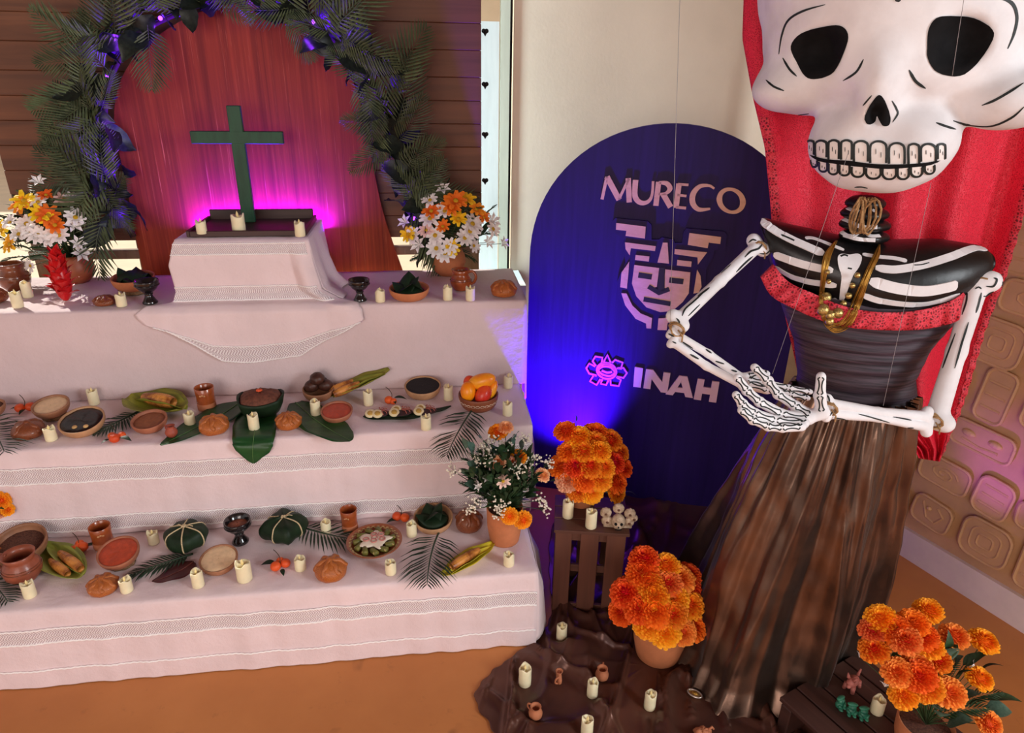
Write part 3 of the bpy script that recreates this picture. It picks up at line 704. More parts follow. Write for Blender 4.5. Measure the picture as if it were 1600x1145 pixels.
# leaves and fronds
M_LEAFD = mat('dark_green_leaf', C(34, 54, 34), .5, scale=14, var=.25, bump=.15, bscale=50, spec=.2)
M_LEAF = mat('broad_green_leaf', C(34, 84, 38), .4, C(20, 60, 28), scale=9, bump=.2, bscale=40, stretch=(1, 5, 1))
M_RIB = mat('pale_leaf_rib', C(98, 140, 80), .5)
M_FROND = mat('palm_frond_green', C(54, 76, 54), .5, C(36, 54, 40), scale=12, objvar=.2)
M_MAROON = mat('maroon_leaf', C(84, 30, 28), .4, C(58, 20, 22), scale=10, bump=.2)
def leafsurf(P, wid, n=28, cup=.12, wav=.0, cw=8):
    """leaf blade along a centre line P (Vectors) with half widths; returns (blade MB, rib MB)"""
    b = MB(); N = len(P) - 1
    sides = []
    for i in range(N + 1):
        t = (P[min(i + 1, N)] - P[max(i - 1, 0)]).normalized(); up_ = Vector((0, 0, 1)) if abs(t.z) < .8 else Vector((0, -1, 0)); sd = t.cross(up_).normalized(); nn = sd.cross(t).normalized(); sides.append((sd, nn))
    def fn(u, v):
        i = min(N, int(round(v * N))); sd, nn = sides[i]; k = u * 2 - 1; w = wid[i]
        return P[i] + sd * (k * w) + nn * (cup * w * abs(k) ** 1.5 + wav * math.sin(v * 17 + k * 3) * abs(k))
    b.grid(fn, cw, N); rb = MB().tube([P[i] + sides[i][1] * .0015 for i in range(N + 1)], [max(.0006, .0022 * (1 - .8 * i / N)) for i in range(N + 1)], 6)
    return b, rb
def blade(name, label, pix, wpx, z, m, ribm, cat='leaf', cup=.08, lift=.003, wav=.002, group=None):
    P = catmull([at(a, b, zz if zz is not None else z) + Vector((0, 0, lift)) for a, b, zz in pix], 8); N = len(P) - 1
    ks = [wpx[0] * 0 + interp(i / N, [(q / (len(wpx) - 1), w) for q, w in enumerate(wpx)])[0] for i in range(N + 1)]
    wid = [max(.0008, k * .5 / S(P[i])) for i, k in enumerate(ks)]; o = P[0].copy(); P = [q - o for q in P]
    b, rb = leafsurf(P, wid, cup=cup, wav=wav); t = thing(name, label, cat, o, 0, group)
    solid(b.build('blade', m, t), .0008); rb.build('midrib', ribm, t); return t
blade('broad_leaf', 'broad green leaf slanting under the clay cup and small red jug', [(378, 628, None), (345, 650, None), (300, 673, None), (252, 697, None)], [6, 50, 60, 62, 58, 46, 28, 6], Z2, M_LEAF, M_RIB)
def leaf_on_edge(label, top, edge, down, w, name='broad_leaf'):
    """leaf lying on the middle step and folding down over its front edge"""
    P = [at(a, b, Z2 + .002) for a, b in top]; e = at(edge[0], edge[1], Z2 + .002); e.y = YF2 - .012; P.append(Vector((e.x, YF2 + .002, Z2 + .001)))
    for a, b in down: P.append(ony(a, b, YF2 - .026))
    P = catmull(P, 6); N = len(P) - 1; wid = [max(.0008, interp(i / N, [(q / (len(w) - 1), k) for q, k in enumerate(w)])[0] * .5 / S(P[i])) for i in range(N + 1)]
    o = P[0].copy(); P = [q - o for q in P]; b, rb = leafsurf(P, wid, cup=.03, wav=.001); t = thing(name, label, 'leaf', o)
    solid(b.build('blade', M_LEAF, t), .0008); rb.build('midrib', M_RIB, t)
leaf_on_edge('broad green leaf hanging over the middle step below the leaf basket', [(404, 636), (400, 655), (398, 670)], (396, 684), [(395, 698), (395, 712), (396, 724)], [30, 60, 66, 64, 64, 62, 50, 26, 2])
blade('broad_leaf', 'broad green leaf under the bowl of red sauce', [(462, 630, None), (490, 655, None), (520, 675, None), (548, 690, None)], [20, 52, 62, 62, 56, 40, 10], Z2, M_LEAF, M_RIB)
blade('maroon_leaf', 'pointed dark maroon leaf lying in front of the leaf parcel', [(303, 880, None), (285, 892, None), (262, 903, None), (238, 911, None)], [8, 40, 42, 34, 20, 2], Z3, M_MAROON, mat('dark_leaf_rib', C(120, 66, 56), .5), lift=.006)
def frond_mesh(n, L, lw, seed, spread=62, bend=.2, droop=.12, lf=.46):
    r = random.Random(seed); st_ = []; lv = MB()
    for i in range(13):
        u = i / 12; st_.append(Vector((bend * L * u * u, L * u, droop * L * (math.sin(u * 2.4) * .6 - .5 * u * u))))
    sm = MB().tube(st_, [.0035 * (1 - .8 * i / 12) + .0006 for i in range(13)], 6)
    for i in range(n):
        u = .10 + .90 * i / (n - 1); k = u * 12; a = int(min(11, k)); q = k - a; p = st_[a].lerp(st_[a + 1], q); t = (st_[a + 1] - st_[a]).normalized()
        ln = L * lf * (math.sin(math.pi * (.16 + .80 * u)) ** .7) * r.uniform(.9, 1.08)
        for sg in (-1, 1):
            an = R(spread * (1 - .45 * u)) * sg; d = Vector((t.x * math.cos(an) + t.y * math.sin(an), -t.x * math.sin(an) + t.y * math.cos(an), t.z + r.uniform(-.12, .1)))
            sd = Vector((-d.y, d.x, .25 * sg)).normalized(); e1 = p + d * ln * .6 + Vector((0, 0, .04 * ln)); e2 = p + d * ln + Vector((0, 0, -.05 * ln)); w = lw * (1 - .3 * u)
            lv.add([p, p + d * ln * .25 + sd * w, e1 + sd * w, e2, e1 - sd * w, p + d * ln * .25 - sd * w, p + d * ln * .3 + Vector((0, 0, -w * .7)), e1 + Vector((0, 0, -w * .7))], [(0, 6, 1), (1, 6, 7, 2), (2, 7, 3), (0, 5, 6), (6, 5, 4, 7), (7, 4, 3)])
    return sm, lv
def frond_objs(sm, lv, parent, m):
    a = sm.build('stem', m, parent); b = lv.build('leaflets', m, parent, False); return a, b
def frond_on(a, b, z, label, seed, n=17, lw=.0042, bend=.1, zt=None, lf=.46, lift=.004):
    A = at(a[0], a[1], z) + Vector((0, 0, lift)); B = (at(b[0], b[1], z) if zt is None else ony(b[0], b[1], zt)) + Vector((0, 0, lift)); d = B - A; L = d.length
    t = thing('palm_frond', label, 'palm frond', A, group='palm fronds laid on the steps'); yv = d.normalized(); xv = yv.cross(Vector((0, 0, 1))).normalized(); zv = xv.cross(yv)
    t.rotation_euler = Matrix((xv, yv, zv)).transposed().to_euler()
    sm, lv = frond_mesh(n, L, lw, seed, bend=bend, droop=.05, lf=lf)
    mn = min(p.z for p in lv.v)
    frond_objs(sm, lv, t, M_FROND)
    if zt is None: t.location = A + Vector((0, 0, max(0, -mn - .003) * .8))
frond_on((218, 646), (160, 682), Z2, 'palm frond between the bowl of black mole and the brown drink', 1, bend=.15)
frond_on((741, 644), (694, 716), Z2, 'palm frond hanging over the middle step beside the fruit bowl', 2, 18, bend=-.05, zt=YF2 - .10, lf=.5, lift=.022)
frond_on((302, 868), (205, 905), Z3, 'palm frond reaching out from under the round leaf parcel', 3, 18, bend=.08, lf=.36)
frond_on((468, 826), (540, 858), Z3, 'palm frond under the candle by the square leaf parcel', 4, 17, bend=-.2, lf=.5)
frond_on((686, 838), (653, 916), Z3, 'palm frond in front of the candle right of the decorated plate', 5, 19, bend=-.12, lf=.52, lift=.006)
frond_on((-30, 660), (26, 705), Z2, 'palm frond at the far left end of the middle step', 6, 18)
frond_on((-40, 895), (26, 935), Z3, 'palm frond at the far left end of the lowest step', 7, 18)

# fruit sprigs
M_MAND = mat('orange_mandarin_skin', C(236, 92, 36), .35, scale=60, var=.08, bump=.25, bscale=220, objvar=.1)
M_TWIG = mat('brown_twig', C(74, 54, 40), .8)
FRU = MB().ell((0, 0, 0), (1, 1, .92), 18, 12, fn=lambda v: 1 - .10 * max(0, v.z - .85) * 6).mesh('fruit', M_MAND)
_b, _r = leafsurf([Vector((0, i / 8, .12 * math.sin(i / 8 * 3.14))) for i in range(9)], [.02, .16, .22, .24, .23, .19, .13, .07, .005], cup=.15); SLEAF = _b.mesh('leaf', M_LEAFD, False)
def sprig(px, py, z, label, fr, leaves, r=.0175):
    p = at(px, py, z); t = thing('fruit_sprig', label, 'fruit sprig', p, 0, 'sprigs of small orange fruit')
    for x, y, zz, k in fr: obj('fruit', FRU, t, (x * r, y * r, r * k * .92 + zz * r), (rnd.uniform(-.3, .3), rnd.uniform(-.3, .3), 0), r * k)
    for x, y, zz, a, s in leaves: obj('leaf', SLEAF, t, (x * r, y * r, zz * r), (R(-12), 0, R(a)), s)
    MB().tube(catmull([(0, 0, r * 1.2), (r * .1, r * .5, r * 2.0), (-r * .4, r * 1.0, r * 2.8), (-r * 1.2, r * 1.6, r * 3.3)], 4), .0013, 6).build('twig', M_TWIG, t)
sprig(40, 643, Z2, 'orange fruit sprig at the left of the middle step', [(-.9, 0, 0, 1), (.9, .5, 0, 1)], [(.3, -.5, .8, 170, .034), (-1.4, .2, .9, 100, .03)])
sprig(181, 690, Z2, 'orange fruit sprig in front of the brown drink bowl', [(0, -.2, 0, 1), (-.9, .9, .2, .75), (.9, 1.0, .2, .75)], [(1.0, -.1, 1.0, -110, .045), (-1.0, 0, .6, 130, .03)])
sprig(612, 630, Z2, 'orange fruit sprig above the dark leaf with egg slices', [(-.6, 0, 0, .95), (.4, -.5, 0, .8)], [(.6, .1, 1.3, -90, .05), (.4, -.2, 1.0, 200, .03)])
sprig(124, 861, Z3, 'orange fruit sprig beside the tall clay cup, lowest step left', [(-.4, -.3, 0, .95), (.8, .1, 0, 1.0), (0, .8, .5, .8)], [(-.8, -.1, .9, 120, .034), (1.2, .2, 1.0, -70, .04)])
sprig(438, 888, Z3, 'orange fruit sprig with a dark leaf in the middle of the lowest step', [(-.7, -.4, 0, 1), (1.0, .4, 0, .95), (-.1, 1.0, .2, .8)], [(-1.0, .6, 1.0, 85, .05), (.5, -.9, .6, 200, .032)])
sprig(627, 813, Z3, 'orange fruit sprig between tall cup and leaf-filled bowl', [(-.9, .3, 0, 1), (.8, -.3, 0, 1)], [(-.8, -.3, .6, 100, .042), (-.2, .8, 1.4, 40, .038)])

# corn
M_HUSK = mat('green_corn_husk', C(164, 160, 56), .55, C(112, 118, 42), scale=8, stretch=(6, .5, 6), bump=.3)
M_HUSKY = mat('yellow_corn_husk', C(228, 208, 52), .5, C(186, 178, 50), scale=8, stretch=(6, .5, 6), bump=.3)
M_HUSKG = mat('pale_green_corn_husk', C(166, 172, 76), .5, C(126, 140, 56), scale=8, stretch=(6, .5, 6), bump=.3)
M_CORN = mat('roasted_corn', C(222, 150, 70), .35, C(140, 78, 34), scale=26, lo=.4, hi=.6)
def cobm(L, r):
    mb = MB(); nu, nv = 40, 44
    def fn(u, v):
        a = u * 6.2832; y = v * L; k = math.sin(math.pi * min(1, .08 + v * .84)) ** .35 * (1 - .25 * v); b = 1 + .10 * abs(math.sin(a * 6)) * abs(math.sin(v * 44)) 
        return Vector((r * k * b * math.cos(a), y, r * k * b * math.sin(a)))
    mb.grid(fn, nu, nv, 0, True); mb.f.append(tuple(range(nu))); mb.mi.append(0); mb.f.append(tuple(range(nu * nv + nu - 1, nu * nv - 1, -1))); mb.mi.append(0); return mb
def corn(a, b, z, label, hm, cobs, wpx, wall=None):
    A = at(*a, z); B = at(*b, z) if wall is None else ony(*b, wall); d = B - A; L = d.length; W = wpx * .5 / S(A); t = thing('corn_in_husk', label, 'corn', A, rot=Matrix((d.cross(_z).normalized(), d.normalized(), d.cross(_z).cross(d).normalized())).transposed().to_euler())
    P = [Vector((0, L * i / 16, .002 + (.25 * W * abs(2 * i / 16 - 1) ** 3))) for i in range(17)]
    b0, rb = leafsurf(P, [max(.001, W * math.sin(math.pi * (.06 + .90 * i / 16)) ** .7) for i in range(17)], cup=.45, wav=.002); mz = min(v.z for v in b0.v); b0.xf(Matrix.Translation((0, 0, .001 - mz))); solid(b0.build('husk', hm, t), .0015)
    P2 = [Vector((W * .25, L * (.05 + .86 * i / 16), .009)) for i in range(17)]
    b2, rb = leafsurf(P2, [max(.001, W * .5 * math.sin(math.pi * (.04 + .92 * i / 16)) ** .8) for i in range(17)], cup=.9, wav=.002); solid(b2.build('husk_leaf', hm, t), .0012)
    for (x, y0, ln, rr) in cobs: o = cobm(L * ln, W * rr).build('cob', M_CORN, t); o.location = (x * W, L * y0, W * rr + .006)
corn((290, 648), (199, 631), Z2, 'ear of corn in a wide green husk at the back of the middle step', M_HUSK, [(.15, .22, .52, .30)], 80)
corn((517, 624), (611, 582), Z2, 'two ears of roasted corn on a curling green husk', M_HUSK, [(.42, .08, .42, .34), (-.35, .03, .40, .34)], 42, YF1 - .035)
corn((128, 908), (64, 856), Z3, 'roasted corn on a pale green husk at the left of the lowest step', M_HUSKG, [(.25, .1, .5, .30), (-.32, .14, .42, .26)], 60)
corn((692, 903), (771, 852), Z3, 'roasted ear of corn in a pointed yellow husk, lowest step right', M_HUSKY, [(0, .16, .54, .46)], 36)

# leaf parcels tied with string
M_STRING = mat('natural_string', C(226, 204, 160), .8, scale=200, var=.2, bump=.4)
def parcel(px, py, z, wpx, label, seed, sq):
    p = at(px, py, z); r = wpx * .5 / S(p); t = thing('leaf_parcel', label, 'leaf parcel', p, R(seed * 20), 'tied leaf parcels')
    def fn(v):
        a = math.atan2(v.y, v.x); k = 1 / max(abs(math.cos(a - .3)), abs(math.sin(a - .3))) ** sq; k *= 1 + .06 * nz(v.x * 2 + seed, v.y * 2, v.z * 2) + .03 * math.sin(a * 7 + seed)
        return k / (1 if abs(v.z) < .6 else 1 + .6 * (abs(v.z) - .6))
    mb = MB().ell((0, 0, r * .56), (r * .90, r * .90, r * .64), 40, 20, fn=fn); tr = BVHTree.FromPolygons([tuple(v) for v in mb.v], mb.f); mb.build('leaf_wrap', M_LEAFD, t)
    s_ = MB()
    for a in ((.2, 1.25, 2.3) if sq < .5 else (.35, 1.95)):
        pts = []
        for i in range(-14, 15):
            th = i / 14 * R(112); d = Vector((math.cos(a) * math.sin(th), math.sin(a) * math.sin(th), math.cos(th))); o = Vector((0, 0, r * .52)); h = tr.ray_cast(o + d * r * 3, -d)
            if h[0]: pts.append(h[0] + d * .0012)
        s_.tube(pts, .0024, 6)
    s_.build('string', M_STRING, t); k = MB(); top = tr.ray_cast(Vector((0, 0, r * 3)), Vector((0, 0, -1)))[0]
    for i in range(4): k.ell(top + Vector((.005 * math.cos(i * 1.6), .005 * math.sin(i * 1.6), .003)), (.005, .004, .004), 8, 6)
    k.tube([top, top + Vector((.016, -.01, .006)), top + Vector((.026, -.016, .001))], .0018, 5); k.tube([top, top + Vector((-.014, .012, .007)), top + Vector((-.024, .014, .003))], .0018, 5)
    k.build('knot', M_STRING, t)
parcel(294, 853, Z3, 68, 'round leaf parcel tied with crossing pale strings, lowest step', 1.3, .15); parcel(447, 838, Z3, 66, 'square leaf parcel tied with a string cross, lowest step middle', 2.2, .62)
# bowls filled with folded leaves
def folded(t, r, h, n, seed):
    q = random.Random(seed)
    for i in range(n):
        a = i * 6.2832 / n + q.uniform(-.3, .3) + seed; mb = MB(); tl = R(q.uniform(35, 60)); w = r * q.uniform(.85, 1.0); L = r * q.uniform(1.65, 1.95)
        def fn(u, v):      # a pointed leaf folded along its rib, leaning out of the bowl
            k = u * 2 - 1; ww = w * math.sin(math.pi * (.30 + .70 * v)) ** .6 if v < 1 else 0; d = -r * .45 + L * v * math.cos(tl); zz = h * .42 + L * v * math.sin(tl) - .30 * L * v * v - .55 * ww * abs(k)
            x = k * ww * .8
            return Vector((d * math.cos(a) - x * math.sin(a), d * math.sin(a) + x * math.cos(a), max(zz, h * .3)))
        mb.grid(fn, 8, 12); solid(mb.build('folded_leaf', M_LEAFD, t), .0012)
    MB().ell((0, 0, h * .62), (r * .78, r * .78, h * .5), 20, 10, fn=lambda v: 1 + .08 * nz(v.x * 3 + seed, v.y * 3, v.z * 3)).build('leaf_bundle', M_LEAFD, t)
b_ = bowl(213, 457, Z1, 62, .62, 'clay bowl with a dark folded leaf on a plaited ring, top step left', M_TERRA, None, ring=True, tilt=4); folded(b_[0], b_[1], b_[2] + .03, 4, 3)
b_ = bowl(640, 466, Z1, 62, .55, 'shallow clay bowl with two folded dark leaves, top step right', M_TERRA, None, tilt=4); folded(b_[0], b_[1], b_[2], 4, 8)
b_ = bowl(677, 810, Z3, 60, .60, 'clay bowl stuffed with folded dark leaves, lowest step right', M_GOURDP, None, tilt=8); folded(b_[0], b_[1], b_[2] + .004, 4, 5)
# leaf basket with brown paste
p = at(410, 645, Z2); r = 38 / S(p); t = thing('leaf_basket', 'basket folded from a green leaf, filled with brown mole paste', 'leaf basket', p, .1)
def bk(rr, zz, a): k = .94 / max(abs(math.cos(a)), abs(math.sin(a))) ** .45 + .03 * math.sin(3 * a + 1); return rr * k, zz * (.86 + .10 * math.cos(2 * a) * (zz > .02))
bm = MB().lathe([(.001, .001), (r * .62, .001), (r * .74, r * .12), (r * .88, r * .4), (r * .95, r * .70), (r * .98, r * .86), (r * .92, r * .88), (r * .85, r * .7), (r * .7, r * .4)], 40, wob=bk); bm.xf(Matrix.Diagonal((1, .82, 1, 1))); bm.build('leaf_wall', M_LEAFD, t)
fm = MB().lathe([(r * .88, r * .66), (r * .8, r * .80), (r * .5, r * .95), (r * .2, r * .98), (.001, r * .97)], 40, wob=lambda a, b, c: (bk(a, b, c)[0], b + r * .06 * nz(a * 120 * math.cos(c), a * 120 * math.sin(c)))); fm.xf(Matrix.Diagonal((1, .82, 1, 1))); fm.build('mole_paste', mat('brown_mole_paste', C(124, 72, 52), .7, scale=80, var=.25, bump=.8, bscale=120), t)
fl = MB()
for i in range(7): a = i * .9; fl.ell((.006 * math.cos(a), .006 * math.sin(a), r * .99 + .004), (.006, .005, .004), 8, 6)
fl.build('orange_flower', mat('small_orange_blossom', C(240, 96, 50), .6), t)
# small red jug
p = at(269.5, 683, Z2); t = thing('small_jug', 'tiny red clay jug standing on the left-hand broad leaf', 'jug', p + Vector((0, 0, .004)), R(150)); r = 9.2 / S(p)
M_TINY = mat('tiny_red_clay', C(176, 84, 62), .5, scale=30, var=.15)
MB().lathe([(.001, 0), (r * .6, 0), (r * .95, r * .5), (r, r * .9), (r * .8, r * 1.4), (r * .55, r * 1.65), (r * .62, r * 1.9), (r * .75, r * 2.05), (r * .62, r * 2.02), (r * .45, r * 1.7), (r * .3, r * 1.5), (.001, r * 1.45)], 20).build('body', M_TINY, t)
MB().tube(catmull([(r * .6, 0, r * 1.95), (r * 1.15, 0, r * 1.8), (r * 1.2, 0, r * 1.2), (r * .9, 0, r * .9)], 4), r * .12, 6).build('handle', M_TINY, t)

# fruit heaped in bowls: every piece a thing
def fruit(name, label, base, off, rad, m, group, rot=(0, 0, 0), shape=None, stem=True):
    o = thing(name, label, 'fruit', base + Vector(off), 0, group, rot)
    MB().ell((0, 0, 0), rad, 20, 14, fn=shape).build('flesh', m, o)
    if stem: MB().tube([(0, 0, rad[2] * .86), (.001, 0, rad[2] * 1.02), (.003, 0, rad[2] * 1.14)], .0014, 6).build('stem', M_TWIG, o)
q = at(747.5, 637, Z2) + Vector((0, 0, FB[1] * .12)); k = FB[1]; g = 'fruit heaped in the chain-banded bowl'
MY = mat('yellow_mango_skin', C(244, 168, 34), .3, C(238, 128, 30), scale=14); MO = mat('orange_mango_skin', C(250, 158, 20), .3, C(246, 120, 16), scale=14); MR = mat('red_mango_skin', C(206, 44, 36), .3, C(228, 92, 40), scale=12)
egg = lambda v: 1 + .16 * v.z + .10 * v.x * v.z
fruit('mango', 'long yellow mango lying on top of the fruit bowl', q, (k * .05, .0, k * 1.30), (k * .40, k * .38, k * .74), MY, g, (R(10), R(66), 0), egg)
fruit('mango', 'rounded orange mango at the left of the fruit bowl', q, (-k * .52, -k * .30, k * .86), (k * .38, k * .36, k * .50), MO, g, (R(-15), R(-10), 0), egg)
fruit('mango', 'red mango at the front of the fruit bowl', q, (k * .18, -k * .46, k * .74), (k * .38, k * .36, k * .52), MR, g, (R(-20), R(20), 0), egg)
fruit('mango', 'yellow mango at the right edge of the fruit bowl', q, (k * .62, -k * .1, k * .78), (k * .24, k * .30, k * .56), MY, g, (R(-10), R(22), 0), egg)
fruit('mango', 'dark red mango at the back left of the fruit bowl', q, (-k * .32, k * .34, k * 1.02), (k * .36, k * .34, k * .46), MR, g, (R(10), R(-30), 0), egg)
q = at(500, 619, Z2); k = NB[1]; g = 'dark wrinkled fruit in the round bowl'; MD = mat('dark_wrinkled_skin', C(84, 50, 38), .4, C(54, 32, 26), scale=30, bump=.6, bscale=60)
wr_ = lambda v: 1 + .07 * math.sin(math.atan2(v.y, v.x) * 7) * (1 - abs(v.z))
for off, lb in (((-k * .42, -k * .2, k * .85), 'dark wrinkled fruit at the left of the round brown bowl'), ((k * .42, -k * .12, k * .85), 'dark wrinkled fruit at the right of the round brown bowl'), ((0, k * .4, k * .9), 'dark wrinkled fruit at the back of the round brown bowl'), ((0, -.02, k * 1.42), 'dark wrinkled fruit topping the heap in the round brown bowl')):
    fruit('wrinkled_fruit', lb, q, off, (k * .46, k * .46, k * .40), MD, g, (rnd.uniform(-.3, .3), rnd.uniform(-.3, .3), 0), wr_)

# decorated plate with stuffed rolls
p = at(585.5, 853, Z3); r = 43 / S(p); t = thing('clay_plate', 'round red clay plate with a pale painted rim', 'plate', p)
MB().lathe([(.001, 0), (r * .55, 0), (r * .62, .003), (r * .86, .012), (r, .024), (r * 1.0, .027), (r * .96, .027), (r * .84, .017), (r * .6, .008), (.001, .007)], 48).build('plate_body', mat('plate_red_clay', C(158, 88, 54), .3, scale=20, var=.15, coat=.3), t)
dm = MB()
for i in range(30):
    a = i / 30 * 6.2832
    for da, rr, s in ((0, .90, .007), (.07, .85, .004), (-.07, .85, .004)): dm.ell((r * rr * math.cos(a + da), r * rr * math.sin(a + da), .0205 + (rr - .88) * r * .55), (s, s * .6, .0012), 8, 4)
dm.build('painted_rim_motifs', mat('rim_slip', C(206, 176, 120), .5), t)
en = thing('stuffed_rolls', 'green stuffed rolls under white cream and onion rings on the clay plate', 'food', p + Vector((0, 0, .011)))
M_ROLL = mat('green_sauced_tortilla', C(128, 120, 58), .4, C(88, 92, 36), scale=40, bump=.4)
for i in range(11):
    a = i / 11 * 6.2832 + .2; x, y = r * .60 * math.cos(a), r * .60 * math.sin(a); m = MB()
    m.tube([(0, -r * .17, 0), (0, -r * .15, 0), (0, r * .15, 0), (0, r * .17, 0)], [r * .06, r * .105, r * .105, r * .06], 12); o = m.build('roll', M_ROLL, en); o.location = (x, y, r * .10); o.rotation_euler = (0, 0, a + 1.57 + .6)
    s_ = MB().tube([(r * .055 * (1 - b / 22) * math.cos(b * .8), 0, r * .055 * (1 - b / 22) * math.sin(b * .8)) for b in range(18)], .0012, 5); o2 = s_.build('roll_spiral', mat('pale_tortilla_edge', C(204, 178, 110), .6), en); o2.location = Vector((x, y, r * .14)) + Vector((math.cos(a), math.sin(a), 0)) * r * .13; o2.rotation_euler = (R(-50), 0, a + 1.57)
cm = MB().ell((0, 0, 0), (1, 1, 1), 40, 14, fn=lambda v: 1 + .22 * math.sin(5 * math.atan2(v.y, v.x) + 1) * (1 - abs(v.z)) + .12 * math.sin(9 * math.atan2(v.y, v.x)) * (1 - abs(v.z))); cm.xf(Matrix.Translation((0, 0, r * .17)) @ Matrix.Diagonal((r * .52, r * .46, r * .075, 1))); cm.build('cream', mat('white_table_cream', C(240, 226, 204), .4, scale=40, var=.05), en)
for i, (x, y) in enumerate(((-.28, -.05), (-.02, .22), (.24, .2), (.30, -.08), (0, -.16), (.02, .03))):
    MB().tube([(r * .10 * math.cos(a / 16 * 6.2832), r * .10 * math.sin(a / 16 * 6.2832), 0) for a in range(17)], .0022, 6, cap=False).build('onion_ring', mat('pink_onion', C(214, 138, 128), .35), en).location = (r * x, r * y, r * .255)
# dark leaf with egg-topped cakes
blade('long_dark_leaf', 'long dark leaf holding three egg-topped cakes, middle step', [(570, 650, None), (600, 653, None), (645, 651, None), (680, 643, None), (705, 636, None)], [14, 24, 24, 22, 18, 12, 2], Z2, M_LEAFD, M_LEAFD, lift=.004, cup=.1)
M_EGG = mat('boiled_egg_white', C(240, 224, 178), .35, var=.04); M_YOLK = mat('egg_yolk', C(214, 172, 84), .6, scale=60); M_CAKE = mat('blue_corn_cake', C(72, 44, 44), .6, C(46, 28, 30), scale=40, bump=.4); M_ON = mat('pickled_red_onion', C(196, 110, 92), .35)
for i, (px, py, lb) in enumerate(((590, 650, 'left'), (626, 648, 'middle'), (664, 646, 'right'))):
    p = at(px, py, Z2) + Vector((0, 0, .008)); t = thing('topped_cake', lb + ' of the three dark cakes with egg slices on the long leaf', 'food', p, .1, 'egg-topped cakes on the long leaf')
    s = 1 / S(p)
    MB().ell((0, 0, .003), (19 * s, 13 * s, .008), 20, 10).build('cake', M_CAKE, t)
    for x, y in (((-11, -4), (0, -7)) if i == 0 else ((-10, -5), (-6, 5))):
        e = MB().lathe([(.001, 0), (7.5 * s, 0), (8.3 * s, .0025), (7.4 * s, .005), (.001, .005)], 18); o = e.build('egg_slice', M_EGG, t); o.location = (x * s, y * s, .009); o.rotation_euler = (R(28), 0, 0)
        MB().lathe([(4.6 * s, .0048), (4.2 * s, .0066), (.001, .0068)], 14).build('yolk', M_YOLK, o)
    for k in range(6):
        a = R(-60 + k * 28); MB().tube(catmull([(2 * s, 0, .012), ((8 + k % 2 * 2) * s * math.cos(a) + 3 * s, 9 * s * math.sin(a), .017), (17 * s * math.cos(a), 13 * s * math.sin(a), .009)], 4), .0014, 5).build('onion_strip', M_ON, t)
# ================================================================ flowers and the leaf garland
def attr_mat(name, c_in, c_out, rough=.6, sss=0, objvar=.12):
    """petal colour runs from base to tip along the petal (uv v)"""
    if name in MATS: return MATS[name]
    t = NT(name); uv = t.n('UVMap').outputs[0]; sx = t.n('SeparateXYZ'); t.l(uv, sx.inputs[0])
    c = t.ramp(sx.outputs[1], [(.15, c_in), (.95, c_out)]); oi = t.n('ObjectInfo'); h = t.n('HueSaturation'); t.l(c, h.inputs['Color'])
    t.l(t.math('ADD', t.math('MULTIPLY', oi.outputs['Random'], 2 * objvar), 1 - objvar), h.inputs['Value']); t.l(t.math('ADD', t.math('MULTIPLY', oi.outputs['Random'], .03), .485), h.inputs['Hue'])
    t.col(h.outputs[0]); t.set(Roughness=rough); t.b.inputs['Specular IOR Level'].default_value = .25; MATS[name] = t.m; return t.m
M_MAR_A = attr_mat('marigold_orange', C(240, 84, 8), C(255, 168, 36)); M_MAR_B = attr_mat('marigold_red_orange', C(222, 48, 10), C(255, 118, 34)); M_MAR_C = attr_mat('marigold_coral', C(222, 56, 16), C(255, 150, 66))
M_PEACH = attr_mat('peach_bloom', C(232, 128, 70), C(250, 190, 150)); M_WHITE = attr_mat('white_petal', C(232, 226, 222), C(252, 248, 246), .55); M_YEL = attr_mat('yellow_petal', C(236, 160, 14), C(252, 206, 40)); M_ORP = attr_mat('orange_petal', C(232, 104, 12), C(252, 146, 44)); M_PINKP = attr_mat('pale_pink_petal', C(238, 190, 170), C(248, 214, 200))
M_STEM = mat('green_stem', C(60, 88, 48), .6, objvar=.15); M_CENTRE = mat('yellow_flower_centre', C(230, 184, 40), .7, scale=200, bump=.6)
M_EUC = mat('grey_green_leaf', C(92, 122, 104), .55, C(66, 96, 82), scale=8, objvar=.22); M_BLEAF = mat('bouquet_leaf', C(54, 80, 48), .5, C(34, 58, 36), scale=8, objvar=.25)
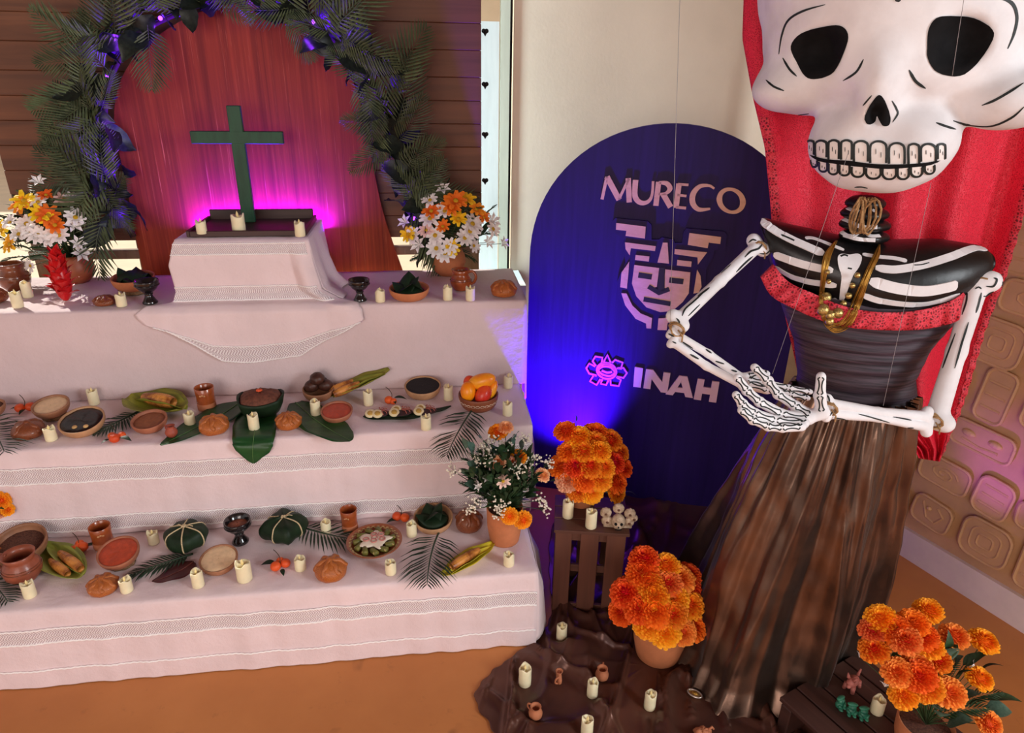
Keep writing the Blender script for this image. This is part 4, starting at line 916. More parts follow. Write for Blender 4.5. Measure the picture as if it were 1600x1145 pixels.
def pompom(n, seed, petal=.34, wid=.16, flat=.8, cupk=.25, open_=1.0):
    """double flower head: petals in a golden-angle spiral over a dome, radius about 1"""
    r = random.Random(seed); mb = MB(); mb.ell((0, 0, -.12), (.62, .62, .42 * flat), 12, 8)
    mb.uv = [(0, .05)] * len(mb.v)
    for i in range(n):
        u = (i + .5) / n; th = math.acos(1 - 1.30 * u * open_); ph = i * 2.39996 + r.uniform(-.15, .15)
        d = Vector((math.sin(th) * math.cos(ph), math.sin(th) * math.sin(ph), math.cos(th) * flat)); nn = d.normalized()
        out = Vector((math.cos(ph), math.sin(ph), .25)).normalized(); tdir = (nn * (.95 - .35 * u) + out * (.35 + .75 * u)).normalized()
        sd = tdir.cross(nn); sd = (sd if sd.length > .01 else Vector((1, 0, 0))).normalized(); up_ = sd.cross(tdir).normalized()
        b = d * .58; L = petal * r.uniform(.85, 1.15) * (.75 + .5 * u); w = wid * r.uniform(.85, 1.15)
        a0 = b; a1 = b + tdir * L * .5; a2 = b + tdir * L; k = cupk * w
        mb.add([a0 - sd * w * .4, a0 + sd * w * .4, a1 - sd * w + up_ * k, a1 - up_ * k * .4, a1 + sd * w + up_ * k, a2 - sd * w * .8 + up_ * k * 1.4, a2 + tdir * L * .12, a2 + sd * w * .8 + up_ * k * 1.4],
               [(0, 1, 3), (0, 3, 2), (1, 4, 3), (2, 3, 6, 5), (3, 4, 7, 6)], 0, [(0, .05), (0, .05), (0, .55), (0, .45), (0, .55), (0, .95), (0, 1), (0, .95)])
    return mb
MARI = [pompom(150, i, .36, .15) for i in range(3)]
MARI_ME = {(i, m.name): MARI[i].mesh('marigold', m, False) for i in range(3) for m in (M_MAR_A, M_MAR_B, M_MAR_C, M_PEACH)}
def daisy_mesh(n, m, seed, w=.20):
    r = random.Random(seed); mb = MB()
    for i in range(n):
        a = i / n * 6.2832 + r.uniform(-.1, .1); el = r.uniform(.05, .45); d = Vector((math.cos(a), math.sin(a), el)).normalized(); sd = Vector((-math.sin(a), math.cos(a), 0)); L = r.uniform(.88, 1.08)
        P = [d * .12, d * L * .55 + Vector((0, 0, .10)), d * L + Vector((0, 0, -.06))]
        mb.add([P[0] - sd * w * .4, P[0] + sd * w * .4, P[1] - sd * w, P[1] + sd * w, P[2] - sd * w * .55, P[2] + sd * w * .55, P[1] + Vector((0, 0, -.05))], [(0, 1, 6), (0, 6, 2), (1, 3, 6), (2, 6, 5, 4), (6, 3, 5)], 0, [(0, .1), (0, .1), (0, .6), (0, .6), (0, 1), (0, 1), (0, .6)])
    mb.ell((0, 0, .06), (.22, .22, .14), 10, 6, 1); return mb.mesh('flower', [m, M_CENTRE], False)
DAISY = {k: daisy_mesh(9, m, 3 + i, .22) for i, (k, m) in enumerate((('w', M_WHITE), ('y', M_YEL), ('o', M_ORP), ('p', M_PINKP)))}
def lily_mesh():
    mb = MB()
    for i in range(6):
        a = i / 6 * 6.2832; d = Vector((math.cos(a), math.sin(a), .5)).normalized(); sd = Vector((-math.sin(a), math.cos(a), 0))
        mb.add([Vector((0, 0, -.2)), d * .5 - sd * .2 + Vector((0, 0, .05)), d * .5 + sd * .2 + Vector((0, 0, .05)), d * .52 - Vector((0, 0, .03)), d * 1.0 + Vector((0, 0, -.15))], [(0, 3, 1), (0, 2, 3), (1, 3, 4), (3, 2, 4)], 0, [(0, .1), (0, .6), (0, .6), (0, .5), (0, 1)])
    return mb.mesh('flower', [M_WHITE], False)
LILY = lily_mesh()
def spray_mesh(seed):
    """sprig of many tiny white blossoms"""
    r = random.Random(seed); mb = MB()
    for i in range(26):
        d = Vector((r.gauss(0, .4), r.gauss(0, .4), r.uniform(.3, 1.0))); mb.tube([Vector((0, 0, -.3)), d * .5, d], .012, 4, 1); mb.ell(d, r.uniform(.09, .15), 6, 4)
    return mb.mesh('blossom_spray', [mat('tiny_white_blossom', C(244, 236, 216), .7, var=.05), M_STEM], False)
SPRAY = [spray_mesh(i) for i in range(3)]
_b, _r = leafsurf([Vector((0, i / 8, .15 * math.sin(i / 8 * 3.0))) for i in range(9)], [.03, .2, .34, .40, .40, .34, .26, .15, .02], cup=.12); EUC_ME = _b.mesh('leaf', M_EUC)
_b, _r = leafsurf([Vector((0, i / 8, .18 * math.sin(i / 8 * 3.0))) for i in range(9)], [.02, .10, .16, .18, .17, .14, .10, .05, .005], cup=.2); BL_ME = _b.mesh('leaf', M_BLEAF)
_s, _l = frond_mesh(12, 1.0, .028, 11, spread=50, bend=.05, droop=.2, lf=.4); FERN_ME = _l.mesh('fern_leaf', M_BLEAF, False)
def face(n, spin=0):
    """rotation that turns local +Z to n"""
    return (n.to_track_quat('Z', 'Y').to_matrix() @ Matrix.Rotation(spin, 3, 'Z')).to_euler()
def pointy(n, spin=0):
    """rotation that turns local +Y to n"""
    return (n.to_track_quat('Y', 'Z').to_matrix() @ Matrix.Rotation(spin, 3, 'Y')).to_euler()
def stem(parent, a, b, r=.0014):
    m = (Vector(a) + Vector(b)) / 2 + Vector((0, 0, .01)); MB().tube([a, m, b], r, 5).build('stem', M_STEM, parent)
def pot(px, py, z, wpx, hpx, label, prof='cyl', m=None, name='flower_pot'):
    p = at(px, py, z); r = wpx * .5 / S(p); h = hpx * r; t = thing(name, label, 'pot', p)
    if prof == 'cyl': P = [(.001, 0), (r * .78, 0), (r * .82, h * .03), (r * .96, h * .45), (r, h * .96), (r * .985, h), (r * .93, h * .98), (r * .88, h * .5), (r * .8, h * .72), (.001, h * .72)]
    else: P = [(.001, 0), (r * .55, 0), (r * .86, h * .2), (r, h * .46), (r * .95, h * .7), (r * .80, h * .9), (r * .76, h), (r * .70, h * .97), (r * .72, h * .85), (.001, h * .8)]
    MB().lathe(P[:-2] if prof == 'cyl' else P[:-1], 40).build('pot_body', m or M_TERRA, t)
    MB().lathe([(r * .90 if prof == 'cyl' else r * .72, h * .82), (.001, h * .84)], 24).build('soil', M_SOIL, t)
    return p, r, h
def px_at(px, py, ref, dy=0):
    """point seen at a pixel, at the depth of ref (dy nearer or further along Y)"""
    return ony(px, py, ref.y + dy)
def bouquet(label, base, flowers, leaves, group=None, name='bouquet', cat='flowers', stems=True):
    """flowers: (mesh, name, px, py, dY, size m, tilt) ; leaves: (mesh, name, px, py, dY, len m, from base)"""
    t = thing(name, label, cat, base, 0, group)
    for (me, nm, px, py, dy, s, fz) in flowers:
        q = px_at(px, py, base, dy); rel = q - base; n = (rel.normalized() * .8 + (CC - q).normalized() * .6 + Vector((0, 0, fz))).normalized()
        obj(nm, me, t, rel, face(n, rnd.uniform(0, 6)), s)
        if stems: stem(t, (0, 0, 0), rel - n * s * .3)
    for (me, nm, px, py, dy, s) in leaves:
        q = px_at(px, py, base, dy); rel = q - base; d = (rel.normalized() + Vector((rnd.uniform(-.4, .4), rnd.uniform(-.5, .1), rnd.uniform(-.2, .3)))).normalized()
        obj(nm, me, t, rel - d * s * .5, pointy(d, rnd.uniform(-.7, .7)), s); stem(t, (0, 0, 0), rel - d * s * .5, .001)
    return t
def scatter(n, cx, cy, rx, ry, seed, dmax=.06):
    r = random.Random(seed); out = []
    for i in range(n):
        a = i * 2.39996; k = math.sqrt((i + .5) / n); x, y = cx + rx * k * math.cos(a) + r.uniform(-4, 4), cy + ry * k * math.sin(a) + r.uniform(-4, 4); out.append((x, y, -dmax * (1 - k * k) + r.uniform(-.02, .02)))
    return out
# --- top step, left: round pot with mixed daisies
def daisies(label, px, py, wpx, potlabel, fl, centre, rad, seed, name='bouquet'):
    p, r, h = pot(px, py, Z1, wpx, 1.55, potlabel, 'round', m=M_TERRA if seed == 21 else mat('brown_round_pot', C(170, 92, 58), .45, scale=14, var=.15)); base = p + Vector((0, 0, h * .86)); sz = 1 / S(base)
    F_ = [(DAISY[k] if k in DAISY else LILY, 'flower', x, y, dy - .05, s * sz * 1.18, .1) for k, x, y, dy, s in fl]
    L_ = [(BL_ME, 'leaf', x, y, dy + .03, 34 * sz) for x, y, dy in scatter(26, centre[0], centre[1], rad[0], rad[1], seed)] + [(FERN_ME, 'fern_leaf', x, y, dy + .04, 52 * sz) for x, y, dy in scatter(16, centre[0], centre[1] + 6, rad[0], rad[1], seed + 1)]
    bouquet(label, base, F_, L_)
FL = [('l', 60, 284, 0, 12), ('o', 72, 305, 0, 10), ('l', 112, 308, 0, 12), ('y', 38, 314, -.03, 15), ('o', 33, 322, -.04, 14), ('w', 60, 316, -.02, 12), ('y', 64, 335, -.06, 15), ('o', 76, 338, -.06, 16), ('o', 86, 352, -.06, 13), ('w', 118, 340, -.02, 14), ('w', 42, 350, -.04, 14), ('w', 16, 348, 0, 12), ('y', 2, 360, 0, 14), ('w', 60, 368, -.07, 14), ('w', 75, 372, -.07, 13), ('w', 92, 368, -.06, 14), ('l', 116, 352, -.03, 15), ('l', 127, 396, -.02, 14), ('l', 122, 380, -.02, 12), ('y', 16, 382, -.03, 13), ('w', 30, 366, -.03, 13), ('p', 100, 312, 0, 12), ('w', 50, 362, -.06, 13), ('w', 48, 415, -.03, 10)]
daisies('bouquet of white, yellow and orange daisies at the left of the top step', 122, 440, 56, 'round brown clay pot behind the red flower, top step left', FL, (62, 362), (66, 52), 31)
FL = [('l', 692, 296, 0, 13), ('w', 672, 313, 0, 12), ('o', 712, 314, -.04, 16), ('y', 729, 312, 0, 13), ('o', 706, 324, -.05, 14), ('o', 674, 330, -.03, 13), ('o', 744, 327, 0, 13), ('y', 716, 342, -.05, 12), ('w', 672, 342, -.03, 14), ('l', 633, 347, 0, 12), ('w', 695, 330, -.04, 13), ('o', 756, 340, 0, 10), ('y', 638, 366, -.01, 12), ('w', 646, 370, -.02, 13), ('p', 666, 360, -.04, 11), ('w', 680, 368, -.05, 14), ('o', 692, 354, -.05, 10), ('w', 738, 350, -.03, 15), ('w', 734, 362, -.04, 14), ('w', 726, 372, -.05, 13), ('l', 770, 345, 0, 13), ('w', 770, 358, 0, 12), ('w', 682, 388, -.06, 14), ('w', 695, 395, -.06, 15), ('w', 702, 384, -.06, 12), ('y', 706, 386, -.06, 12), ('l', 654, 382, -.03, 14), ('l', 762, 378, 0, 12), ('l', 786, 380, .02, 11), ('w', 740, 384, -.02, 10)]
daisies('bouquet of white and orange daisies at the right of the top step', 700, 428, 56, 'round terracotta pot behind the orange mug, top step right', FL, (705, 350), (62, 48), 21)
# --- red torch flower
p = at(104, 470, Z1); t = thing('red_torch_flower', 'bright red waxy torch flower standing on the top step', 'flower', p); k = 1 / S(p)
M_RED = mat('waxy_red_bract', C(214, 34, 34), .3, C(176, 18, 26), scale=20)
_b, _ = leafsurf([Vector((0, i / 6, .25 * math.sin(i / 6 * 2.6))) for i in range(7)], [.10, .26, .32, .30, .22, .12, .01], cup=.35); BR = _b.mesh('bract', M_RED)
MB().ell((0, 0, 32 * k), (13 * k, 13 * k, 32 * k), 16, 12).build('core', M_RED, t)
for i in range(34):
    u = i / 34; a = i * 2.39996; rr = 15 * k * math.sin(math.pi * (.18 + .72 * (1 - u))) ** .7; d = Vector((math.cos(a) * (.75 - .5 * u), math.sin(a) * (.75 - .5 * u), .35 + 1.0 * u)).normalized()
    obj('bract', BR, t, (rr * math.cos(a) * .7, rr * math.sin(a) * .7, (4 + 56 * u) * k), pointy(d, rnd.uniform(-.2, .2)), (22 + 10 * u) * k)
# --- lowest step: tall vase with mixed bouquet
p, r, h = pot(788, 842, Z3, 56, 2.2, 'tall terracotta vase at the right of the lowest step', 'cyl', name='vase'); base = p + Vector((0, 0, h * .92)); sz = 1 / S(base)
O_ = MARI_ME[(0, M_MAR_A.name)]; PE = MARI_ME[(1, M_PEACH.name)]
F_ = [(O_, 'flower', 778, 675, .06, 15 * sz, .2), (PE, 'flower', 790, 668, .06, 12 * sz, .2), (O_, 'flower', 810, 714, -.02, 13 * sz, 0), (PE, 'flower', 778, 722, -.05, 12 * sz, 0), (PE, 'flower', 800, 722, -.04, 10 * sz, 0), (PE, 'flower', 848, 742, 0, 12 * sz, 0), (O_, 'flower', 796, 806, -.12, 13 * sz, -.2), (O_, 'flower', 817, 812, -.11, 14 * sz, -.2), (DAISY['p'], 'flower', 786, 752, -.09, 12 * sz, 0), (LILY, 'flower', 762, 748, -.06, 9 * sz, 0), (LILY, 'flower', 748, 760, -.06, 9 * sz, 0)]
for i, (x, y, dy) in enumerate([(712, 738, 0), (750, 722, -.02), (758, 705, 0), (768, 694, .02), (820, 728, -.02), (834, 720, 0), (812, 738, -.06), (745, 785, -.09), (738, 795, -.09), (782, 788, -.12), (778, 800, -.12), (840, 782, -.03), (845, 795, -.03), (800, 736, -.06), (820, 690, .05), (765, 722, -.05), (852, 728, .02), (790, 700, .02)]): F_.append((SPRAY[i % 3], 'blossom_spray', x, y, dy, 13 * sz, 0))
L_ = [(EUC_ME, 'leaf', x, y, dy, s * sz) for x, y, dy, s in [(725, 692, 0, 24), (734, 700, -.01, 24), (752, 690, 0, 26), (722, 740, -.02, 28), (738, 730, -.03, 28), (800, 690, .03, 30), (808, 684, .03, 26), (818, 695, .04, 22), (735, 760, -.04, 24), (745, 715, -.02, 26), (775, 705, .0, 26)]] + [(BL_ME, 'leaf', x, y, dy, 30 * sz) for x, y, dy in scatter(110, 785, 745, 62, 50, 77, .1)] + [(BL_ME, 'leaf', x, y, dy + .03, 40 * sz) for x, y, dy in scatter(60, 783, 755, 56, 40, 78, .1)] + [(FERN_ME, 'fern_leaf', x, y, dy, 36 * sz) for x, y, dy in scatter(14, 785, 750, 64, 44, 79, .06)]
bouquet('bouquet of orange blooms, white sprays and grey-green leaves in the tall vase', base, F_, L_)
# bouquet at the far left, mostly outside the picture
p, r, h = pot(-30, 840, Z3, 50, 2.2, 'terracotta vase cut off at the left end of the lowest step', 'cyl', name='vase'); base = p + Vector((0, 0, h * .92)); sz = 1 / S(base)
bouquet('orange bouquet cut off at the far left of the lowest step', base, [(O_, 'flower', 2, 782, -.04, 14 * sz, 0), (O_, 'flower', 12, 796, -.04, 10 * sz, 0), (PE, 'flower', 0, 800, -.04, 10 * sz, 0), (O_, 'flower', -25, 770, 0, 14 * sz, 0), (SPRAY[0], 'blossom_spray', -15, 750, 0, 16 * sz, 0)], [(BL_ME, 'leaf', x, y, dy, 30 * sz) for x, y, dy in scatter(18, -22, 790, 30, 36, 5)])

# --- leaf garland framing the board
YG = 2.985
path = catmull([Vector((a, b, 0)) for a, b in [(205, 372), (182, 320), (168, 250), (158, 180), (172, 110), (215, 50), (290, 12), (360, -8), (430, 2), (500, 42), (552, 95), (596, 160), (618, 220), (634, 290), (650, 350), (668, 392)]], 6)
gp = [ony(q.x, q.y, YG) for q in path]; go = Vector((-.68, YG, 1.0))
ga = thing('leaf_garland', 'arched garland of palm fronds and dark leaves with violet lights', 'garland', go)
M_GL = mat('dark_garland_leaf', C(36, 46, 38), .4, C(20, 27, 24), scale=10, objvar=.3); M_GF = mat('garland_frond', C(92, 102, 70), .5, C(56, 68, 48), scale=10, objvar=.35)
MB().tube([q - go + Vector((0, .03, 0)) for q in gp], .012, 8).build('garland_core', M_TWIG, ga)
GLV = []
for k in range(3):
    _b, _ = leafsurf([Vector((0, i / 8, .25 * math.sin(i / 8 * 2.8 + k))) for i in range(9)], [.04, .18, .27, .32, .32, .27, .2, .1, .01], cup=.25, wav=.03); GLV.append(_b.mesh('dark_leaf', M_GL))
GFV = []
for k in range(5):
    s_, l_ = frond_mesh(18, .33, .0056, 40 + k, spread=55, bend=(-.25, .1, .3, -.05, .2)[k], droop=(.25, .1, .3, .2, .35)[k], lf=.46); l_.tube([q for q in s_.v[::6]][:13], .0015, 4); GFV.append(l_.mesh('palm_frond', M_GF, False))
ctr = ony(400, 240, YG)
gr = random.Random(17)
for i in range(170):
    j = gr.randrange(1, len(gp) - 1); q = gp[j] - go; t_ = (gp[j + 1] - gp[j - 1]).normalized(); out = (gp[j] - ctr).normalized()
    d = (t_ * gr.uniform(-.8, .8) + out * gr.uniform(-.55, .9) + Vector((0, gr.uniform(-.5, .05), 0))).normalized(); s = gr.uniform(.08, .15)
    obj('dark_leaf', GLV[i % 3], ga, q + out * gr.uniform(-.045, .06) + Vector((0, gr.uniform(-.05, .02), 0)), pointy(d, gr.uniform(-1.5, 1.5)), s)
for i in range(74):
    j = 1 + int((i + gr.random()) / 74 * (len(gp) - 3)); q = gp[j] - go; out = (gp[j] - ctr).normalized(); t_ = (gp[j + 1] - gp[j - 1]).normalized() * (1 if i % 2 else -1)
    inward = gr.random() < .26
    d = (t_ * gr.uniform(.2, 1.0) + out * (gr.uniform(-.7, -.2) if inward else gr.uniform(.15, 1.0)) + Vector((0, gr.uniform(-.30, -.05), gr.uniform(-.1, .3)))).normalized(); s = gr.uniform(.6, .95) * (.75 if inward else 1)
    zv = (Vector((0, -1, 0)) + Vector((gr.uniform(-.5, .5), 0, gr.uniform(-.5, .5)))); xv = d.cross(zv).normalized(); zv = xv.cross(d).normalized()
    obj('palm_frond', GFV[i % 5], ga, q + Vector((0, -.03 - gr.uniform(0, .04), 0)) + Vector((0, 0, .12 if (i < 5 or i > 68) else 0)) + out * gr.uniform(-.02, .04), Matrix((xv, d, zv)).transposed().to_euler(), s)
# violet light string woven into it
M_VIO = emat('violet_led', (.16, .02, 1.0, 1), 14.0)
ls = thing('violet_light_string', 'string of violet lights woven through the leaf garland', 'light string', go)
MB().tube([gp[i] - go + Vector((0, .0, 0)) for i in range(len(gp))], .0025, 5).build('wire', mat('dark_wire', C(20, 20, 24), .5), ls)
LEDM = MB().ell((0, 0, 0), .008, 8, 6).mesh('led_bulb', M_VIO)
for i in range(3, len(gp) - 2, 5):
    q = gp[i] + Vector((0, -.002, 0)); obj('led_bulb', LEDM, ls, q - go)
for (px, py) in ((180, 62), (240, 40), (222, 95), (168, 180), (186, 235), (335, 8), (392, 2), (480, 60), (530, 105), (575, 175), (602, 250), (618, 310), (196, 330)):
    lamp('violet_led_glow', 'POINT', ony(px, py, 2.90), None, .16, (.25, .03, 1.0), .012)
# ================================================================ arched sign
SA = Vector((.45, 2.80, 0)); SD = Vector((math.cos(R(19)), -math.sin(R(19)), 0)); SN = Vector((-math.sin(R(19)), -math.cos(R(19)), 0))
def sp_(px, py, off=0): return onpl(px, py, SA + SN * off, SN)
def loc(P): return (P - SA).dot(SD), P.z
s_top, z_top = loc(sp_(1058, 193)); s_l, _q = loc(sp_(825.5, 480)); z_sp = sp_(826, 405).z
half = s_top - s_l
M_SIGN = wood('purple_painted_board', C(42, 25, 84), C(34, 20, 70), C(48, 30, 92), 'z', .5, 2.0, .3)
M_SIGN.node_tree.nodes['Principled BSDF'].inputs['Specular IOR Level'].default_value = .18
sg = thing('arched_sign', 'tall dark purple arched sign with raised gold emblem and lettering', 'sign', SA + SD * s_top)
so = SA + SD * s_top
def SL(P): return P - so
poly = [SA + SD * (s_top - half), SA + SD * (s_top + half)] + [SA + SD * (s_top + half * math.cos(a / 40 * math.pi)) + Vector((0, 0, z_sp + (z_top - z_sp) * math.sin(a / 40 * math.pi) ** .92)) for a in range(41)]
mb = MB(); mb.extrude([SL(p) for p in poly], -SN * .03); mb.build('sign_board', M_SIGN, sg, False)
for k in (-.35, .35): MB().extrude([SL(SA + SD * (s_top + half * k + q) - SN * .03) for q in (0, .05)] + [SL(SA + SD * (s_top + half * k + q) - SN * .35) for q in (.05, 0)], Vector((0, 0, .04))).build('foot', M_PLY, sg, False)
M_GOLD = wood('pale_gilded_wood', C(232, 190, 150), C(214, 166, 128), C(240, 204, 164), 'x', .45, 2, .5)
M_INAH = mat('pale_pink_letter', C(236, 196, 196), .5, scale=10, var=.05); M_EMB = mat('bright_pink_emblem', C(238, 120, 220), .5, scale=10, var=.05)
c7 = lambda x, y: (820 + x / 3.81, 180 + y / 3.81)
c8 = lambda x, y: (820 + x / 3.81, 420 + y / 3.81)
def plate(name, pts, f, m, off, th, parent=None):
    from mathutils.geometry import delaunay_2d_cdt, intersect_point_line
    P = [SL(sp_(*f(*q), off)) for q in pts]; o = MB(); o.extrude(P, SN * th)
    ob = o.build(name, m, parent or sg, False)
    return ob
def line(name, pts, f, w, m, off, th, n=6, closed=False, smooth=True):
    q = [Vector((*f(*p), 0)) for p in pts]; q = catmull(q, n, closed) if smooth else q
    if closed: q = q + [q[0]]
    P = [SL(sp_(p.x, p.y, off)) for p in q]; N = len(P)
    ws = [w] * N if isinstance(w, (int, float)) else [interp(i / (N - 1), [(k / (len(w) - 1), x) for k, x in enumerate(w)])[0] for i in range(N)]
    o = MB(); o.ribbon(P, [SN] * N, [x / 3.81 * .5 / S(SA) for x in ws], th); return o.build(name, m, sg, False)
T = .004
for nm, strokes in (('letter_m', [([(460, 500), (489, 366)], 15), ([(489, 366), (562, 502)], 27), ([(560, 500), (620, 376)], 13), ([(616, 374), (622, 518)], 25)]), ('letter_u', [([(660, 384), (655, 470), (672, 508), (705, 522), (740, 508), (758, 470), (764, 392)], [26, 26, 24, 18, 13, 12])]),
    ('letter_r', [([(797, 396), (780, 538)], 25), ([(797, 400), (845, 406), (864, 436), (840, 464), (795, 468)], [12, 22, 24, 14, 10]), ([(822, 466), (868, 546)], 26)]), ('letter_e', [([(918, 406), (900, 550)], 25), ([(912, 410), (974, 414)], 12), ([(908, 474), (962, 480)], 12), ([(900, 546), (960, 552)], 13)]),
    ('letter_c', [([(1128, 436), (1095, 418), (1040, 424), (1002, 468), (1000, 522), (1035, 560), (1104, 556)], [9, 12, 20, 26, 26, 20, 9])])):
    for pts, w in strokes: line(nm + '_stroke', pts, c7, w, M_GOLD, .003, T)
line('letter_o', [(1228 + 70 * math.cos(a), 508 + 68 * math.sin(a) + 9 * math.cos(a)) for a in [k / 12 * 6.2832 for k in range(12)]], c7, [26, 14, 26, 14, 26], M_GOLD, .003, T, closed=True)
for nm, pts in (('letter_i', [(655, 580), (705, 588), (690, 703), (646, 697)]), ('letter_n', [(722, 593), (765, 598), (818, 670), (826, 612), (867, 618), (848, 735), (810, 730), (755, 652), (747, 712), (706, 706)]),
    ('letter_h', [(1030, 650), (1070, 656), (1062, 700), (1108, 706), (1115, 665), (1158, 670), (1138, 792), (1095, 786), (1103, 745), (1055, 738), (1048, 778), (1005, 772)])): plate(nm, pts, c8, M_INAH, 0, .008)
for pts in ([(920, 632), (945, 636), (928, 672), (910, 700), (895, 728), (880, 748), (838, 742)], [(942, 635), (968, 638), (1000, 765), (955, 758), (930, 672)], [(906, 702), (940, 706), (948, 735), (890, 727)]): plate('letter_a_stroke', pts, c8, M_INAH, 0, .008)
# flower emblem
line('emblem_ring', [(487 + 57 * math.cos(a), 606 + 47 * math.sin(a) + 6 * math.cos(a)) for a in [k / 16 * 6.2832 for k in range(16)]], c8, 11, M_EMB, .003, T, closed=True)
for pts in ([(435, 600), (465, 580), (510, 584), (538, 612)], [(435, 602), (465, 628), (510, 636), (538, 616)], [(458, 604), (490, 616), (520, 612)], [(440, 590), (470, 565), (510, 570), (535, 598)]): line('emblem_eye_line', pts, c8, 11, M_EMB, .003, T)
for pts in ([(470, 552), (492, 510), (512, 556)], [(520, 558), (538, 540), (583, 556), (572, 594), (548, 590)], [(552, 590), (588, 588), (608, 618), (588, 648), (548, 640)], [(545, 642), (572, 660), (560, 696), (512, 690), (510, 660)], [(498, 662), (485, 690), (452, 682), (462, 656)], [(450, 655), (428, 690), (388, 668), (410, 632), (428, 636)], [(425, 632), (384, 622), (366, 590), (384, 562), (420, 580)], [(424, 576), (404, 548), (420, 520), (462, 526), (458, 560)]): line('emblem_petal', pts, c8, 10, M_EMB, .003, T, smooth=False)
# face emblem: dark raised backing, gold plates, dark features
BK = [(525, 625), (540, 608), (735, 628), (755, 650), (755, 735), (800, 735), (815, 722), (885, 735), (892, 755), (935, 755), (945, 690), (962, 668), (1185, 688), (1202, 706), (1195, 785), (1125, 800), (1120, 845), (1080, 905), (1078, 1000), (1040, 1090), (980, 1185), (880, 1245), (862, 1290), (735, 1285), (715, 1255), (640, 1205), (560, 1085), (550, 985), (600, 872), (588, 770), (598, 735), (525, 690)]
plate('emblem_backing', BK, c7, M_SIGN, 0, .014)
G0 = .0142
for pts in ([(545, 640), (720, 662), (715, 733), (600, 717), (605, 687), (543, 680)], [(980, 700), (1168, 724), (1163, 765), (1095, 757), (1088, 790), (970, 770)], [(597, 755), (780, 778), (775, 807), (632, 790), (625, 833), (600, 795)], [(822, 757), (850, 757), (858, 882), (790, 875)], [(660, 830), (742, 840), (738, 870), (656, 860)], [(893, 795), (1085, 815), (1030, 888), (1028, 845), (890, 825)], [(908, 860), (993, 870), (990, 902), (905, 892)], [(622, 870), (618, 930), (608, 1030), (568, 1022), (576, 935)], [(1026, 918), (1046, 955), (1052, 1020), (1034, 1055), (1004, 1060)],
            [(652, 890), (800, 908), (786, 1020), (740, 1030), (800, 1062), (806, 1170), (724, 1142), (664, 1076), (638, 1000)], [(836, 916), (985, 934), (976, 1058), (940, 1110), (878, 1164), (806, 1170), (800, 1062), (856, 1040), (830, 1024)]): plate('emblem_plate', pts, c7, M_GOLD, G0, .004)
for pts in ([(575, 1058), (606, 1060), (640, 1130), (690, 1178), (758, 1206), (752, 1268), (724, 1266), (722, 1238), (660, 1210), (598, 1130)], [(796, 1208), (832, 1206), (900, 1180), (905, 1200), (850, 1236), (845, 1278), (790, 1276)]): plate('emblem_plate', pts, c7, M_GOLD, G0, .004)
M_DK = mat('dark_emblem_paint', C(30, 22, 40), .5)
for pts, w in (([(676, 950), (756, 962)], 28), ([(860, 980), (944, 990)], 28), ([(736, 1018), (800, 1058), (860, 1034)], 24), ([(707, 1094), (868, 1122)], 25), ([(817, 905), (812, 1050)], [28, 30, 34])): line('emblem_feature', pts, c7, w, M_DK, G0 + .003, .002, smooth=False)
# violet floor lamps beside the steps
lamp('violet_uplight', 'SPOT', (.64, 2.46, .14), sp_(866, 560), 340, (.08, .004, 1.0), .03, spot=84, blend=1.0)
lamp('violet_wash', 'POINT', (.58, 2.60, .45), None, .9, (.28, .05, 1.0), .04)
# ================================================================ the skeleton lady
AX = Vector((1.215, 1.70, 0)); EX = Vector((math.cos(R(20)), -math.sin(R(20)), 0)); EN = Vector((-math.sin(R(20)), -math.cos(R(20)), 0))   # EN towards the viewer
def bp(px, py, off=0): return onpl(px, py, AX + EN * off, EN)
M_BONE = mat('white_papier_mache', C(242, 243, 246), .7, C(224, 222, 224), scale=7, bump=.35, bscale=22)
M_BLK = mat('black_paint', C(24, 24, 26), .85, scale=40, var=.15, bump=.4, bscale=60, spec=.15); M_INK = mat('dark_line_paint', C(28, 38, 38), .55)
M_BBLK = mat('black_papier_mache', C(26, 25, 27), .35, scale=14, var=.3, bump=.5, bscale=20)
M_JUTE = mat('jute_rope', C(190, 148, 100), .9, scale=150, var=.25, bump=.6)
ct = thing('skeleton_lady', 'life-size papier-mache skeleton lady in bronze skirt with a huge white skull', 'skeleton figure', AX)
def add(name, mb, m, parent=None, smooth=True):
    mb.v = [v - AX for v in mb.v]; return mb.build(name, m, parent if parent is not None else ct, smooth)
def sub(name, mb, m, parent, smooth=True):
    
    if isinstance(mb, Pieces):
        for q in mb.parts: q.v = [v - AX for v in q.v]; o = q.build(name, m, parent, smooth)
        return o
    mb.v = [v - AX for v in mb.v]; o = mb.build(name, m, parent, smooth); return o
